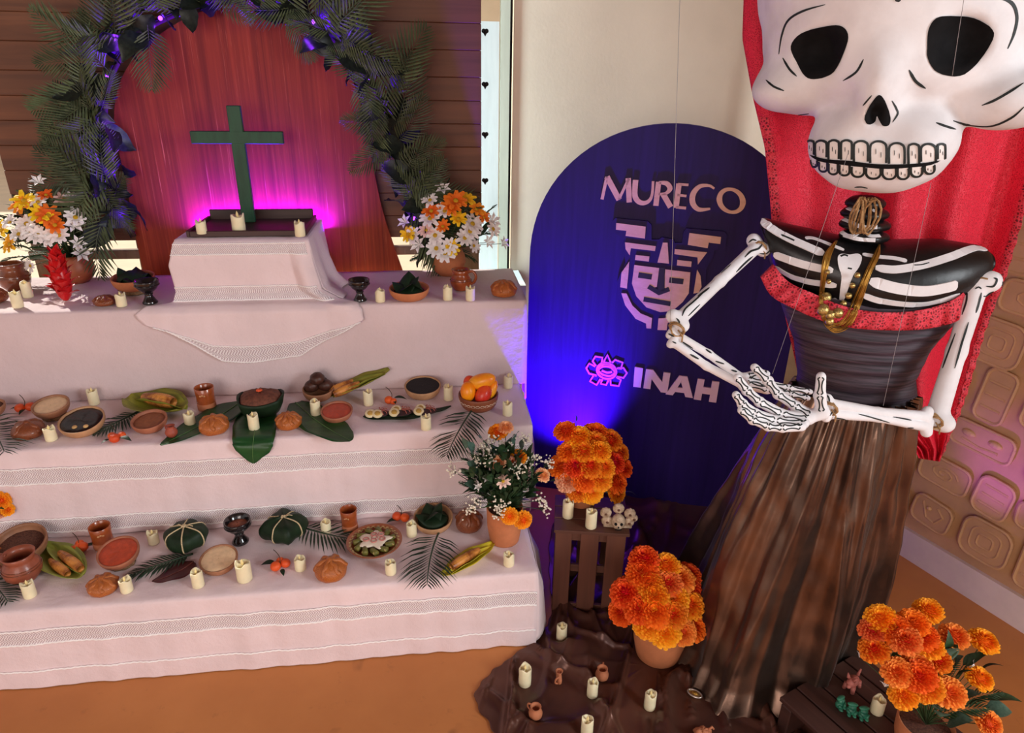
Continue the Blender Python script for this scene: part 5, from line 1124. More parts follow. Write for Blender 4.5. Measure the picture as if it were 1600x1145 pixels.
# ---- skull
SO = ony(1392, 92, 1.66); SY = (SO - CC).normalized(); _p = lambda x, y: onpl(x, y, SO, SY)
SX = (_p(1500, 72) - _p(1282, 82)).normalized(); SX = (SX - SY * SX.dot(SY)).normalized(); SZ = SX.cross(SY).normalized()
if SZ.z < 0: SZ = -SZ
K = ((_p(1500, 80) - _p(1300, 80)).length) / 200
def Lc(px, py, yo=0): P = _p(px, py) - SO; return (P.dot(SX), yo * K, P.dot(SZ))
def el(P, px, py, yo, rx, ry, rz): return s_ell(P, Lc(px, py, yo), (rx * K, ry * K, rz * K))
def skull(P):
    d = el(P, 1402, -40, 50, 232, 205, 200)
    d = smin(d, el(P, 1394, 78, 10, 212, 150, 122), 40 * K)
    d = smin(d, el(P, 1238, 138, -30, 68, 74, 42), 34 * K); d = smin(d, el(P, 1566, 152, -30, 82, 80, 50), 26 * K)
    j = smin(smin(el(P, 1334, 216, -50, 74, 88, 74), el(P, 1418, 216, -50, 78, 88, 76), 40 * K), el(P, 1374, 240, -48, 84, 86, 60), 30 * K); d = smin(d, j, 22 * K)
    d = smin(d, el(P, 1374, 130, -110, 34, 50, 60), 40 * K)
    d = smax(d, -el(P, 1280, 84, -150, 46, 62, 43), 12 * K); d = smax(d, -el(P, 1502, 70, -150, 50, 62, 46), 12 * K)
    d = smax(d, -el(P, 1370, 172, -175, 17, 50, 22), 6 * K)
    d = smax(d, -el(P, 1226, 208, -20, 34, 90, 22), 14 * K)
    return d + .0022 * np.sin(P[0] * 55 + 2) * np.sin(P[1] * 47) * np.sin(P[2] * 61)
vs, fs = surfnet(skull, (-260 * K, -190 * K, -225 * K), (270 * K, 275 * K, 350 * K), 6.0 * K)
vs = [SO + SX * v.x + SY * v.y + SZ * v.z for v in vs]
ST = bvh(vs, fs); sk = add('skull', MB().add(vs, fs), M_BONE)
cr_ = lambda x, y: (1140 + x / 3.478, y / 3.478)
def spatch(name, pts, m, n=4, th=.0018, f=cr_, t=ST, par=sk, step=5):
    q = catmull([Vector((*f(*p), 0)) for p in pts], n, True); b = MB(); patch(b, t, [(a.x, a.y) for a in q], th, step=step)
    if b.v: sub(name, b, m, par)
spatch('eye_socket', [(335, 250), (390, 180), (500, 145), (600, 138), (645, 185), (630, 270), (570, 390), (480, 428), (410, 415), (360, 330)], M_BLK)
spatch('eye_socket', [(1072, 240), (1080, 160), (1120, 100), (1200, 85), (1330, 95), (1430, 160), (1420, 240), (1340, 350), (1250, 412), (1130, 395), (1075, 320)], M_BLK)
spatch('nose_cavity', [(815, 515), (850, 560), (873, 640), (865, 680), (830, 682), (803, 632), (790, 665), (755, 678), (733, 650), (745, 600), (780, 545)], M_BLK, step=3)
ink = Pieces()
def ist(pts, w, t=ST, f=cr_, taper=True, th=.0014): stroke(ink, t, [f(*p) for p in pts], w, th, taper=taper)
for pts, w in (([(107, 45), (115, 150), (135, 210), (155, 290)], 2.6), ([(520, 25), (400, 60), (320, 110), (285, 190), (268, 295)], 3.4), ([(290, 315), (325, 375), (365, 415)], 3), ([(728, 322), (690, 390), (618, 438)], 3.4), ([(198, 435), (240, 470), (296, 493)], 3), ([(280, 625), (360, 625), (430, 617)], 2.4), ([(385, 668), (440, 665)], 3), ([(725, 575), (750, 545), (773, 518)], 2.4), ([(882, 548), (905, 590), (912, 620), (885, 665)], 2.8), ([(975, 380), (1010, 440), (1065, 480)], 4),
    ([(1440, -20), (1530, 15), (1560, 90), (1545, 180), (1510, 265)], 5), ([(1372, 572), (1440, 545), (1520, 500), (1596, 452)], 4), ([(1215, 657), (1290, 678), (1420, 685), (1530, 640), (1600, 580)], 4), ([(1122, 667), (1170, 685), (1228, 703)], 3.4), ([(680, 1017), (715, 1015), (750, 1022)], 3), ([(900, -6), (930, 2)], 6)): ist(pts, w)
up_t = [(442, 764, 838, 40), (500, 764, 852, 64), (568, 762, 862, 60), (636, 762, 866, 62), (714, 766, 876, 82), (808, 768, 884, 94), (908, 778, 888, 90), (1000, 782, 888, 62), (1078, 782, 876, 86), (1148, 782, 862, 44)]
lo_t = [(462, 872, 905, 36), (512, 880, 930, 46), (566, 888, 944, 52), (626, 896, 950, 58), (698, 906, 958, 72), (782, 912, 968, 84), (868, 914, 970, 78), (942, 912, 970, 64), (1014, 906, 958, 66), (1084, 896, 942, 56)]
M_TOOTH = mat('painted_tooth_white', C(244, 240, 236), .5, scale=20, var=.04)
for (x, a, b, w), up_ in [(t_, True) for t_ in up_t] + [(t_, False) for t_ in lo_t]:
    h = w * .46; rr = min(h, (b - a) * .6)
    if up_: pts = [(x - h, b), (x - h, a + rr * .7), (x - h * .6, a + rr * .15), (x, a), (x + h * .6, a + rr * .15), (x + h, a + rr * .7), (x + h, b)]
    else: pts = [(x + h, a), (x + h, b - rr * .7), (x + h * .6, b - rr * .15), (x, b), (x - h * .6, b - rr * .15), (x - h, b - rr * .7), (x - h, a)]
    spatch('tooth', pts, M_TOOTH, 3, .0012, step=4); ist(pts, 3.4, taper=False, th=.0030)
    ist([(x - h * .3, a + (b - a) * .35), (x - h * .3, a + (b - a) * .6)], .8, th=.0022); ist([(x + h * .35, a + (b - a) * .5), (x + h * .35, a + (b - a) * .75)], .8, th=.0022)
spatch('mouth_gap', [(440, 838), (500, 855), (570, 866), (650, 870), (760, 886), (860, 891), (960, 889), (1060, 880), (1140, 868), (1090, 892), (1000, 905), (860, 915), (760, 908), (640, 896), (560, 884), (490, 872)], M_BLK, 2, .0036, step=3)
sub('painted_line', ink, M_INK, sk, False)
# ---- neck
nk = MB()
for i, (x, y, w) in enumerate(((1350, 368, 74), (1351, 350, 76), (1351, 333, 72), (1352, 317, 60))):
    c = bp(x, y, .02); k = .5 * w / S(c); nk.ell(c, (k, k * .9, .020), 24, 10, fn=lambda v: 1 + .05 * math.sin(7 * math.atan2(v.y, v.x)))
NT_ = bvh(nk.v, nk.f); nko = add('neck', nk, M_BBLK)
nb = Pieces(); cb = lambda x, y: (1140 + x / 3.4696, 290 + y / 3.4696)
for pts in ([(640, 122), (670, 135), (700, 140)], [(615, 182), (660, 200), (720, 225), (800, 225)], [(605, 250), (640, 272), (680, 270), (720, 240), (760, 272), (815, 272)], [(620, 268), (700, 290), (790, 296)], [(770, 130), (790, 140)]): stroke(nb, NT_, [cb(*p) for p in pts], 6, .0015)
sub('painted_vertebra', nb, M_BONE, nko, False)
rp = MB(); c = bp(1350, 318, .11)
for k in range(6):
    o = Vector(((k - 2.5) * .006, -.004 * k, 0)); pts = [o + c + EX * (.011 * math.sin(a / 12 * 6.2832) * (1 + .3 * (k % 3))) + Vector((0, 0, -.03 + .045 * math.cos(a / 12 * 6.2832))) + EN * .012 * math.sin(a * 1.3 + k) for a in range(13)]; rp.tube(pts, .0028, 6, cap=False)
add('neck_rope', rp, M_JUTE)
# ---- bust: closed loft between an upper and a lower outline
TOPL = [(0, 1188, 350), (.05, 1192, 340), (.18, 1240, 352), (.36, 1312, 368), (.5, 1352, 374), (.62, 1398, 376), (.8, 1470, 374), (.95, 1535, 384), (1, 1549, 396)]
BOTL = [(0, 1196, 372), (.05, 1206, 422), (.18, 1248, 450), (.36, 1312, 476), (.5, 1356, 486), (.62, 1400, 486), (.8, 1462, 478), (.95, 1506, 458), (1, 1545, 420)]
def bust(u, v):
    tx, ty = interp(u, TOPL); bx, by = interp(u, BOTL); T_, B_ = bp(tx, ty), bp(bx, by); a = v * 2 * math.pi; m_ = (T_ + B_) / 2; hh = (T_ - B_) / 2
    d = .035 + .105 * math.sin(math.pi * min(1, max(0, u))) ** .6
    return m_ + hh * math.cos(a) + EN * d * math.sin(a)
bm = MB(); n_ = 36; 
bm.grid(lambda u, v: bust(v, u), 40, 48, 0, True); bm.f.append(tuple(range(40))); bm.mi.append(0); bm.f.append(tuple(range(40 * 49 - 1, 40 * 48 - 1, -1))); bm.mi.append(0)
BT = bvh(bm.v, bm.f); bo = add('bust', bm, M_BBLK)
rb = Pieces()
for pts, w in (([(170, 185), (240, 240), (330, 290), (420, 330), (510, 370)], 13), ([(410, 285), (450, 285), (520, 310), (620, 350)], 6), ([(240, 372), (330, 405), (430, 435), (560, 462)], 12), ([(245, 440), (330, 490), (430, 520), (580, 542)], 11), ([(560, 610), (575, 620)], 9), ([(720, 372), (800, 385), (900, 395), (960, 410)], 7), ([(790, 445), (900, 455), (1050, 430), (1200, 385), (1320, 340), (1390, 345)], [13][0]), ([(760, 515), (900, 555), (1050, 572), (1180, 552), (1235, 535)], 17), ([(720, 590), (820, 625), (1000, 645), (1120, 630), (1245, 590)], 10), ([(880, 462), (960, 440)], 1)):
    stroke(rb, BT, [cb(*p) for p in pts], w, .0018, taper='r', n=10)
patch(rb, BT, [cb(q.x, q.y) for q in catmull([Vector((a, b, 0)) for a, b in [(585, 390), (606, 371), (650, 376), (694, 371), (716, 392), (702, 440), (668, 490), (642, 560), (618, 622), (597, 625), (600, 560), (606, 490), (590, 440)]], 3, True)], .0022)
sub('painted_rib', rb, M_BONE, bo, False)
kb = Pieces()
for pts, w in (([(600, 385), (620, 378), (640, 384)], 3), ([(640, 448), (662, 452)], 2.5), ([(280, 268), (330, 290), (350, 300)], 2.5), ([(1000, 432), (1040, 430), (1080, 420)], 1.6)): stroke(kb, BT, [cb(*p) for p in pts], w, .003)
sub('painted_line', kb, M_INK, bo, False)
# ---- bodice
BODL = [(0, 1205, 425), (.2, 1222, 480), (.45, 1240, 530), (.7, 1246, 585), (1, 1236, 640)]; BODR = [(0, 1512, 452), (.2, 1492, 496), (.45, 1456, 536), (.7, 1430, 588), (1, 1436, 655)]
def bod(u, v):
    lx, ly = interp(v, BODL); rx, ry = interp(v, BODR); A_, B_ = bp(lx, ly), bp(rx, ry); a = u * 2 * math.pi; m_ = (A_ + B_) / 2; hh = (B_ - A_) / 2
    d = .115 - .01 * v + .004 * math.sin(v * 60 + 3 * nz(u * 6, v * 4)) * (1 if math.sin(a) > 0 else 0)
    return m_ + hh * math.cos(a) + EN * d * math.sin(a) + Vector((0, 0, .05 * (1 - v) * 0 - .035 * math.sin(a) * (1 - v)))
t = NT('dark_striped_gauze'); sx = t.n('SeparateXYZ'); t.l(t.coord(), sx.inputs[0]); w_ = t.noise(t.coord((6, 6, 130)), 1.2, 4, .6, .4)
t.col(t.ramp(w_, [(.35, C(34, 26, 36)), (.65, C(78, 62, 74))])); t.set(Roughness=.6); t.bump(w_, .5, .004); M_GAUZE = t.m
bd = MB(); bd.grid(bod, 56, 60, 0, True); DT = bvh(bd.v, bd.f); add('bodice', bd, M_GAUZE)
# ---- lace trim
def lace(name, c1, c2, hole, sc, rough=.6):
    t = NT(name); v = t.n('TexVoronoi', feature='DISTANCE_TO_EDGE'); v.inputs['Scale'].default_value = sc; t.l(t.coord(), v.inputs['Vector']); n2 = t.noise(t.coord(), sc * .6, 3, .6)
    f = t.math('ADD', t.math('MULTIPLY', v.outputs['Distance'], 1.4), t.math('MULTIPLY', n2, .35)); t.col(t.ramp(f, [(.18, c1), (.42, c2), (.62, hole)])); t.set(Roughness=rough); t.bump(f, .6, .003); return t.m
M_LACER = lace('red_lace', C(232, 66, 84), C(196, 30, 50), C(104, 10, 26), 120)
LT = [(1208, 412), (1232, 440), (1270, 458), (1312, 476), (1356, 486), (1402, 488), (1450, 482), (1490, 468), (1512, 450)]; LB = [(1188, 432), (1205, 462), (1240, 482), (1282, 500), (1330, 512), (1390, 516), (1445, 514), (1490, 504), (1504, 494)]
lt = catmull([Vector((a, b, 0)) for a, b in LT], 8); lb = catmull([Vector((a, b, 0)) for a, b in LB], 8)
def lacept(u, v):
    i = min(len(lt) - 1, int(round(u * (len(lt) - 1)))); q = lt[i].lerp(lb[i], v); d = .05 + .085 * math.sin(math.pi * u) ** .6 + (.012 + .010 * math.sin(u * 90) * v + .006 * math.sin(u * 37)) ; return bp(q.x, q.y, d)
lm = MB(); lm.grid(lacept, len(lt) - 1, 6); LTV = bvh(lm.v, lm.f); solid(add('lace_trim', lm, M_LACER), .0015)
# ---- skirt with pleats
W0 = bp(1336, 612); SC = Vector((1.225, 1.665, 0))
t = NT('bronze_satin'); v = t.coord((1, 1, 1)); a = t.noise(v, 60, 5, .6); b = t.noise(v, 6, 4, .5)
t.col(t.ramp(b, [(.3, C(82, 63, 54)), (.7, C(128, 102, 86))])); t.set(Roughness=.28, Metallic=.92); t.b.inputs['Sheen Weight'].default_value = .1; t.bump(a, .18, .002); M_SATIN = t.m
ZW = W0.z + .02; SC = Vector((1.185, 1.74, 0)); W0 = Vector((1.24, 1.655, W0.z))
def rdg(x): return 1 - min(1, abs(x) * 2.6)
def skirt(u, v):
    a = u * 2 * math.pi; z = ZW * (1 - v); b = a + .10 * math.sin(v * 2.2) + .10 * v * nz(math.cos(a) * 2, math.sin(a) * 2, v * 2)
    rx = .166 + (.345 - .166) * (v ** .80); ry = .118 + (.335 - .118) * (v ** .85)
    cx, sy = math.cos(b), math.sin(b)
    f = (.30 + 1.0 * v) * (.052 * (rdg(nz(cx * 1.9, sy * 1.9, v * .55 + 2)) - .4) + .020 * (rdg(nz(cx * 4.1 + 5, sy * 4.1, v * .8)) - .35) + .006 * nz(cx * 9, sy * 9, v * 1.5)) + .02 * v * nz(cx * 1.2, sy * 1.2, 7)
    f += .012 * (1 - v) ** 2 * nz(cx * 11, sy * 11, v * 2) * 2 + .004 * nz(cx * 6, sy * 6, v * 14)
    f += v ** 3 * (.05 * math.exp(-((a - 1.76) / .6) ** 2) - .045 * math.exp(-((a - .62) / .42) ** 2))
    if v > .92: f += (v - .92) * .5 * (nz(cx * 3, sy * 3, 4) + .5)
    c = W0.lerp(SC, min(1, v * 1.15)); c = Vector((c.x, c.y, 0))
    return c + EX * ((rx + f) * math.cos(a)) + EN * ((ry + f) * math.sin(a)) + Vector((0, 0, max(.004, z)))
sm_ = MB(); sm_.grid(skirt, 420, 110, 0, True); add('skirt', sm_, M_SATIN)
# ---- arms
def boneS(A, B, r, ka, kb_, bow=0, sdir=None):
    """long bone with double-knobbed ends; A, B world points"""
    d = (B - A); L = d.length; yv = d.normalized(); vw = ((A + B) / 2 - CC).normalized(); xv = yv.cross(vw).normalized(); zv = xv.cross(yv).normalized(); M3 = Matrix((xv, yv, zv)).transposed()
    def f(P):
        q = s_cap(P, (0, 0, 0), (bow, L * .5, 0), r * 1.02, r * .9); q = smin(q, s_cap(P, (bow, L * .5, 0), (0, L, 0), r * .9, r * 1.02), r * .5)
        for s_ in (-1, 1):
            q = smin(q, s_ell(P, (s_ * ka * .75, -ka * .15, 0), (ka * .85, ka * .85, ka * .8)), r * .5); q = smin(q, s_ell(P, (s_ * kb_ * .75, L + kb_ * .15, 0), (kb_ * .85, kb_ * .85, kb_ * .8)), r * .5)
        return q
    e = max(ka, kb_) * 1.9; vs, fs = surfnet(f, (-e - abs(bow), -e, -e), (e + abs(bow), L + e, e), r * .28)
    return [A + M3 @ v for v in vs], fs
def limb(name, segs, strokes, f, extra=None):
    mb = MB()
    for A, B, r, ka, kb_, bow in segs: vv, ff = boneS(A, B, r, ka, kb_, bow); mb.add(vv, ff)
    t = bvh(mb.v, mb.f); o = add(name, mb, M_BONE); k = Pieces()
    for pts, w in strokes: stroke(k, t, [f(*p) for p in pts], w, .0014, taper=True)
    if k.v: sub('painted_line', k, M_INK, o, False)
    return o
cd = lambda x, y: (1020 + x / 3.27, 350 + y / 3.27)
pS = ony(1184, 384, 1.76); pE = ony(1060, 500, 1.56)
limb('upper_arm', [(pS, pE, .0175, .024, .022, 0)], [([(470, 170), (500, 140), (540, 125), (560, 100)], 3), ([(425, 245), (470, 200), (510, 165)], 3), ([(230, 370), (290, 325)], 3), ([(150, 470), (165, 435), (210, 395), (260, 350)], 2.6), ([(180, 470), (240, 410)], 2), ([(350, 250), (400, 205)], 2), ([(560, 85), (590, 95), (600, 120)], 2.4), ([(120, 480), (135, 500), (130, 520)], 2.6), ([(490, 95), (510, 80), (530, 85)], 2.4), ([(545, 150), (580, 150), (600, 130)], 2)], cd)
pF = ony(1050, 522, 1.55); pH = ony(1160, 592, 1.47)
limb('forearm', [(pF + Vector((0, 0, .004)), pH, .0115, .012, .012, .006), (pF + Vector((0, -.012, -.016)), pH + Vector((0, -.012, -.012)), .0115, .012, .010, -.008)], [([(80, 560), (110, 575)], 2.6), ([(150, 600), (205, 635)], 2.4), ([(190, 665), (235, 690)], 3), ([(270, 640), (300, 660)], 2.4), ([(320, 700), (365, 715)], 2.4), ([(400, 745), (430, 755)], 2.6), ([(100, 600), (120, 610)], 2)], cd)
ch_ = lambda x, y: (1140 + x / 3.4696, 290 + y / 3.4696)
qS = ony(1528, 440, 1.56); qE = ony(1462, 655, 1.45)
limb('upper_arm', [(qS, qE, .0265, .034, .030, 0)], [([(1285, 560), (1285, 620), (1260, 700)], 2.6), ([(1365, 580), (1350, 640), (1335, 690)], 3), ([(1295, 740), (1260, 850), (1220, 990)], 2.8), ([(1225, 800), (1180, 920), (1155, 990)], 2.4), ([(1240, 510), (1270, 500), (1300, 520)], 3), ([(1390, 545), (1430, 545), (1448, 510), (1430, 500)], 3), ([(1225, 560), (1250, 585), (1285, 590)], 2.4), ([(1375, 600), (1430, 595), (1470, 560), (1480, 520)], 2.4), ([(1330, 560), (1350, 550), (1365, 560)], 2.2)], ch_)
cf = lambda x, y: (1240 + x / 5.333, 540 + y / 5.333)
qF = ony(1446, 654, 1.43); qW = ony(1292, 634, 1.40)
limb('forearm', [(qF + Vector((0, 0, .006)), qW + Vector((0, 0, .006)), .0145, .018, .016, .005), (qF + Vector((0, -.010, -.018)), qW + Vector((0, -.008, -.016)), .0140, .018, .015, -.007)], [([(340, 600), (420, 612), (500, 635)], 2), ([(755, 672), (880, 680), (1000, 685)], 2), ([(830, 592), (900, 605), (980, 622)], 2.4), ([(540, 570), (640, 595), (800, 640)], 2), ([(260, 400), (290, 430), (300, 470)], 2.4), ([(265, 590), (300, 580), (330, 540)], 2)], cf)
# elbow knob with painted curl and jute ties
for P, w in ((ony(1352, 310, 1.5), 0), (pE.lerp(pF, .5), .016), (pS, .014), (qE.lerp(qF, .5), .017), (qS, .016), (qW, .015)):
    if not w: continue
    r_ = MB()
    for k in range(4): r_.tube([P + Vector((w * math.cos(a / 10 * 6.2832 + k), -.012 + w * .9 * math.sin(a / 10 * 6.2832) * (.6 + .2 * k), w * 1.1 * math.sin(a / 10 * 6.2832 + k * .8))) for a in range(11)], .0024, 6, cap=False)
    r_.tube([P + Vector((0, -.02, 0)), P + Vector((.012, -.026, -.016)), P + Vector((.010, -.03, -.030))], .002, 5); add('joint_rope', r_, M_JUTE)
# ---- hands
def hand(name, chains, palm, pr, rad, strokes_w=2.0, res=.0032):
    C_ = sum((p for c in chains for p in c), Vector()) / sum(len(c) for c in chains)
    allp = [p - C_ for c in chains for p in c] + [p - C_ for p in palm]
    lo = [min(p[i] for p in allp) - .035 for i in range(3)]; hi = [max(p[i] for p in allp) + .035 for i in range(3)]
    def f(P):
        d = None
        for ci, c in enumerate(chains):
            for i in range(len(c) - 1):
                n = len(c) - 1; q = s_cap(P, c[i] - C_, c[i + 1] - C_, rad[ci] * (1.08 - .28 * i / n), rad[ci] * (1.08 - .28 * (i + 1) / n)); d = q if d is None else smin(d, q, .0025)
            for p in c[1:-1]: d = smin(d, s_ell(P, p - C_, (rad[ci] * 1.12,) * 3), .002)
        for i in range(len(palm) - 1): d = smin(d, s_cap(P, palm[i] - C_, palm[i + 1] - C_, pr, pr), .008)
        return d
    vs, fs = surfnet(f, lo, hi, res); vs = [v + C_ for v in vs]; t = bvh(vs, fs); o = add(name, MB().add(vs, fs), M_BONE); k = Pieces()
    for c in chains:
        for i in range(len(c) - 1):
            a, b = c[i], c[i + 1]; pa, pb = proj(a), proj(b); dx, dy = pb[0] - pa[0], pb[1] - pa[1]; L = math.hypot(dx, dy) + 1e-6; nx, ny = -dy / L, dx / L
            for s_ in (-1, 1):
                pts = [(pa[0] + dx * q + nx * s_ * w, pa[1] + dy * q + ny * s_ * w) for q, w in ((.06, 1.5), (.14, 4.2), (.26, 3.0), (.5, 2.0), (.74, 2.8), (.86, 4.4), (.95, 1.5))]; stroke(k, t, pts, strokes_w, .0010, 3)
    sub('painted_bone_line', k, M_INK, o, False); return o
def proj(p): d = p - CC; z = d.dot(FW); return (800 + F * d.dot(RT) / z, 572.5 - F * d.dot(UP) / z)
HY = 1.36
hp = lambda x, y, dy: ony(x, y, HY + dy)
chains = [[hp(1266, 648, .02), hp(1243, 634, .035), hp(1216, 616, .05), hp(1200, 595, .055), hp(1179, 574, .05)], [hp(1262, 655, .005), hp(1222, 647, .012), hp(1187, 628, .02), hp(1167, 610, .02), hp(1152, 590, .02)], [hp(1256, 661, -.008), hp(1212, 657, -.006), hp(1180, 646, -.004), hp(1160, 631, 0), hp(1150, 617, 0)], [hp(1252, 666, -.02), hp(1222, 668, -.022), hp(1200, 666, -.02), hp(1176, 656, -.015), hp(1158, 641, -.012)], [hp(1284, 644, .01), hp(1281, 618, .012), hp(1283, 588, .012)]]
hand('hand', chains, [hp(1286, 645, .005), hp(1262, 652, .012), hp(1240, 652, .02)], .016, [.0125, .0122, .0120, .0112, .0140])
hp2 = lambda x, y, dy: ony(x, y, 1.49 + dy)
chains2 = [[hp2(1168, 592, 0), hp2(1196, 598, .01), hp2(1232, 606, .012), hp2(1266, 612, .01)], [hp2(1168, 600, 0), hp2(1200, 608, .005), hp2(1236, 616, .01), hp2(1262, 622, .01)], [hp2(1170, 588, .01), hp2(1186, 582, .02), hp2(1198, 584, .03)]]
hand('hand', chains2, [hp2(1164, 594, 0), hp2(1186, 600, .005), hp2(1196, 604, .01)], .019, [.009, .009, .011])
# ---- shawl behind the figure
ROWS = [(0, -90, 1165, 1665), (.14, 60, 1160, 1660), (.26, 150, 1176, 1645), (.36, 230, 1195, 1622), (.46, 310, 1203, 1598), (.56, 400, 1210, 1572), (.66, 490, 1226, 1538), (.78, 580, 1246, 1512), (.90, 650, 1340, 1488), (.97, 700, 1428, 1474), (1, 716, 1436, 1468)]
M_SHAWL = lace('red_shawl_lace', C(244, 48, 78), C(230, 26, 56), C(200, 14, 46), 210, .5)
def shawl(u, v):
    y, xl, xr = interp(v, ROWS); x = xl + (xr - xl) * u; off = -.20 + .025 * math.sin(u * 26 + 2 * v) + .02 * math.sin(u * 11 + 1) + .012 * nz(u * 9, v * 4)
    if v < .3: off -= .14 * (.3 - v) / .3 * 1.0
    yy = y + 26 * u * (1 if v > .3 else v / .3) * (1 if v < .85 else max(.2, 1 - (v - .85) / .15))
    return bp(x, yy, off)
sh = MB(); sh.grid(shawl, 110, 90); so_ = sh.build('red_shawl', M_SHAWL); solid(tag(so_, 'red lace shawl hanging behind the skull and shoulders', 'shawl'), .0015)
tr = MB(); 
for side in (0.0, 1.0): tr.grid(lambda u, v: shawl(abs(side - .035 * u), .3 + .68 * v) + EN * (.008 + .004 * math.sin(v * 150)), 3, 120)
tr.build('lace_border', M_LACER, so_)
# ---- necklace of gold cords and beads
M_GOLDM = mat('gold_cord', C(198, 150, 66), .3, scale=60, metal=.7); M_GBEAD = mat('gold_bead', C(214, 186, 116), .2, scale=120, metal=.8, bump=.5, bscale=200)
nl = thing('gold_necklace', 'necklace of many gold cords with round gold beads on the bust', 'necklace', AX)
def chest(px, py, off):
    hs = [h for h in (cast(BT, px, py), cast(DT, px, py), cast(LTV, px, py)) if h]; h = min(hs, key=lambda q: (q[0] - CC).length) if hs else None
    q = h[0] if h else bp(px, py, .12)
    return q - ray(px, py).normalized() * off
nr_ = random.Random(4)
for k in range(22):
    q = k / 21; dx = nr_.uniform(-3, 3); L = nr_.uniform(-6, 6)
    pts = [(1308 - 3 * q + dx * .3, 376), (1297 - 10 * q + dx, 400), (1288 - 6 * q + dx, 440), (1284 - 4 * q + dx, 475 + L), (1291 + dx, 500 + 8 * q + L), (1306 + dx, 510 + 6 * q + L), (1322 + dx + 6 * q, 500 + 4 * q + L), (1336 + 8 * q + dx, 470 + L), (1352 + 6 * q + dx, 430), (1366 + 6 * q + dx, 400), (1374 + dx * .3, 382)]
    MB().tube([chest(p.x, p.y, .006 + .012 * ((k * 7) % 11) / 11) - AX for p in catmull([Vector((a, b, 0)) for a, b in pts], 5)], .0011, 5).build('gold_cord', M_GOLDM, nl)
for (x, y, r_) in ((1290, 465, 7), (1286, 484, 7.5), (1309, 489, 6.5), (1297, 492, 6), (1296, 502, 5.5), (1318, 474, 4), (1326, 462, 4), (1332, 446, 3.5), (1340, 430, 3.5), (1295, 440, 3), (1293, 425, 3)):
    P = chest(x, y, .02) - AX; MB().ell(P, 1.3 * r_ / S(P + AX), 14, 10).build('gold_bead', M_GBEAD, nl)
# ---- suspension threads
M_THREAD = mat('clear_nylon_thread', C(170, 164, 166), .3)
for (a, ya, b, yb, lb) in (((1325, 240), 1.42, (1207, 584), 1.44, 'thin nylon thread from the skull to the left hand'), ((1455, 285), 1.50, (1380, 634), 1.41, 'thin nylon thread from the skull to the right forearm'), ((1064, -60), 1.62, (1047, 506), 1.54, 'thin nylon thread holding the left elbow from above'), ((1512, -40), 1.32, (1488, 118), 1.36, 'thin nylon thread crossing the right eye socket')):
    A_, B_ = ony(*a, ya), ony(*b, yb); tag(MB().tube([A_, A_.lerp(B_, .5) + Vector((0, 0, -.002)), B_], .00055, 5).build('nylon_thread', M_THREAD), lb, 'thread', 'nylon threads holding the figure')
# ================================================================ things on the floor
M_DSAT = None
t = NT('dark_brown_satin'); v = t.coord(); a = t.noise(v, 5, 4, .5); b = t.noise(v, 50, 4, .6)
t.col(t.ramp(a, [(.3, C(74, 45, 38)), (.7, C(108, 70, 56))])); t.set(Roughness=.33, Metallic=.4); t.bump(b, .08, .002); M_DSAT = t.m
OUT = [(742, 1092), (768, 1052), (806, 1024), (846, 990), (862, 955), (858, 900), (862, 830), (895, 780), (965, 772), (1050, 782), (1130, 806), (1190, 880), (1260, 930), (1330, 1000), (1340, 1060), (1320, 1150), (1300, 1260), (1050, 1330), (880, 1300), (800, 1200), (772, 1145)]
ob = [at(q.x, q.y, 0) for q in catmull([Vector((a, b, 0)) for a, b in OUT], 14, True)]; cc_ = at(1010, 1040, 0)
def fcl(u, v):
    i = int(round(u * len(ob))) % len(ob); e = ob[i]; r_ = v; p = cc_.lerp(e, r_ * (1 + .008 * math.sin(i * .9) * (v > .8))); d = (p - cc_); an = math.atan2(d.y, d.x); l = d.length
    w = .018 * max(0, math.sin(an * 7 + 3 * nz(p.x * 3, p.y * 3) + l * 5)) ** 4 + .016 * max(0, 1 - abs(nz(p.x * 6 + nz(p.x * 5, p.y * 5), p.y * 3.5, 1.5)) * 7) + .004 * max(0, 1 - abs(nz(p.x * 13, p.y * 9, 7)) * 5) + .024 * max(0, 1 - abs(nz(p.x * 3.3 + 4, p.y * 3.1, 2)) * 11) * (.4 + p.x * .8)
    s_ = p.x * .93 - p.y * .36; t_ = p.x * .36 + p.y * .93; rg = lambda x, k: max(0, 1 - abs(x) * k) ** 1.6
    w = .034 * rg(nz(s_ * 4.6 + .6 * nz(t_ * 2, s_ * 2), t_ * 1.0, 3), 7) + .020 * rg(nz(s_ * 9 + .6 * nz(t_ * 2.5, s_ * 2.5, 2), t_ * 1.6, 5), 7) + .016 * rg(nz(t_ * 5 + .6 * nz(s_ * 3, t_ * 2, 6), s_ * 1.8, 12), 8) + .004 * nz(p.x * 6, p.y * 6, 8) + .010 * max(0, math.sin(an * 9 + 3 * nz(p.x * 3, p.y * 3))) ** 4 * v
    w *= min(1, (1 - v) * 8 + .15)
    for (qx, qy, qr) in FLAT: w *= min(1, max(0, (math.hypot(p.x - qx, p.y - qy) - qr * .8) / .03))
    return Vector((p.x, p.y, .004 + w))
FC = [(877, 997), (820, 1068), (925, 1085), (1014.5, 1104), (916.6, 1146), (940, 1060), (836.5, 1118), (873, 1064), (1085, 1086), (1095, 1140)]
FLAT = [(at(a, b).x, at(a, b).y, .03) for a, b in FC] + [(at(1028, 1022).x, at(1028, 1022).y, .10)]
m = MB(); m.grid(fcl, len(ob), 110, 0, True); fc = solid(tag(m.build('satin_floor_cloth', M_DSAT), 'crumpled dark brown satin cloth spread on the floor below the steps', 'cloth'), .002, 1)
ZC = .006
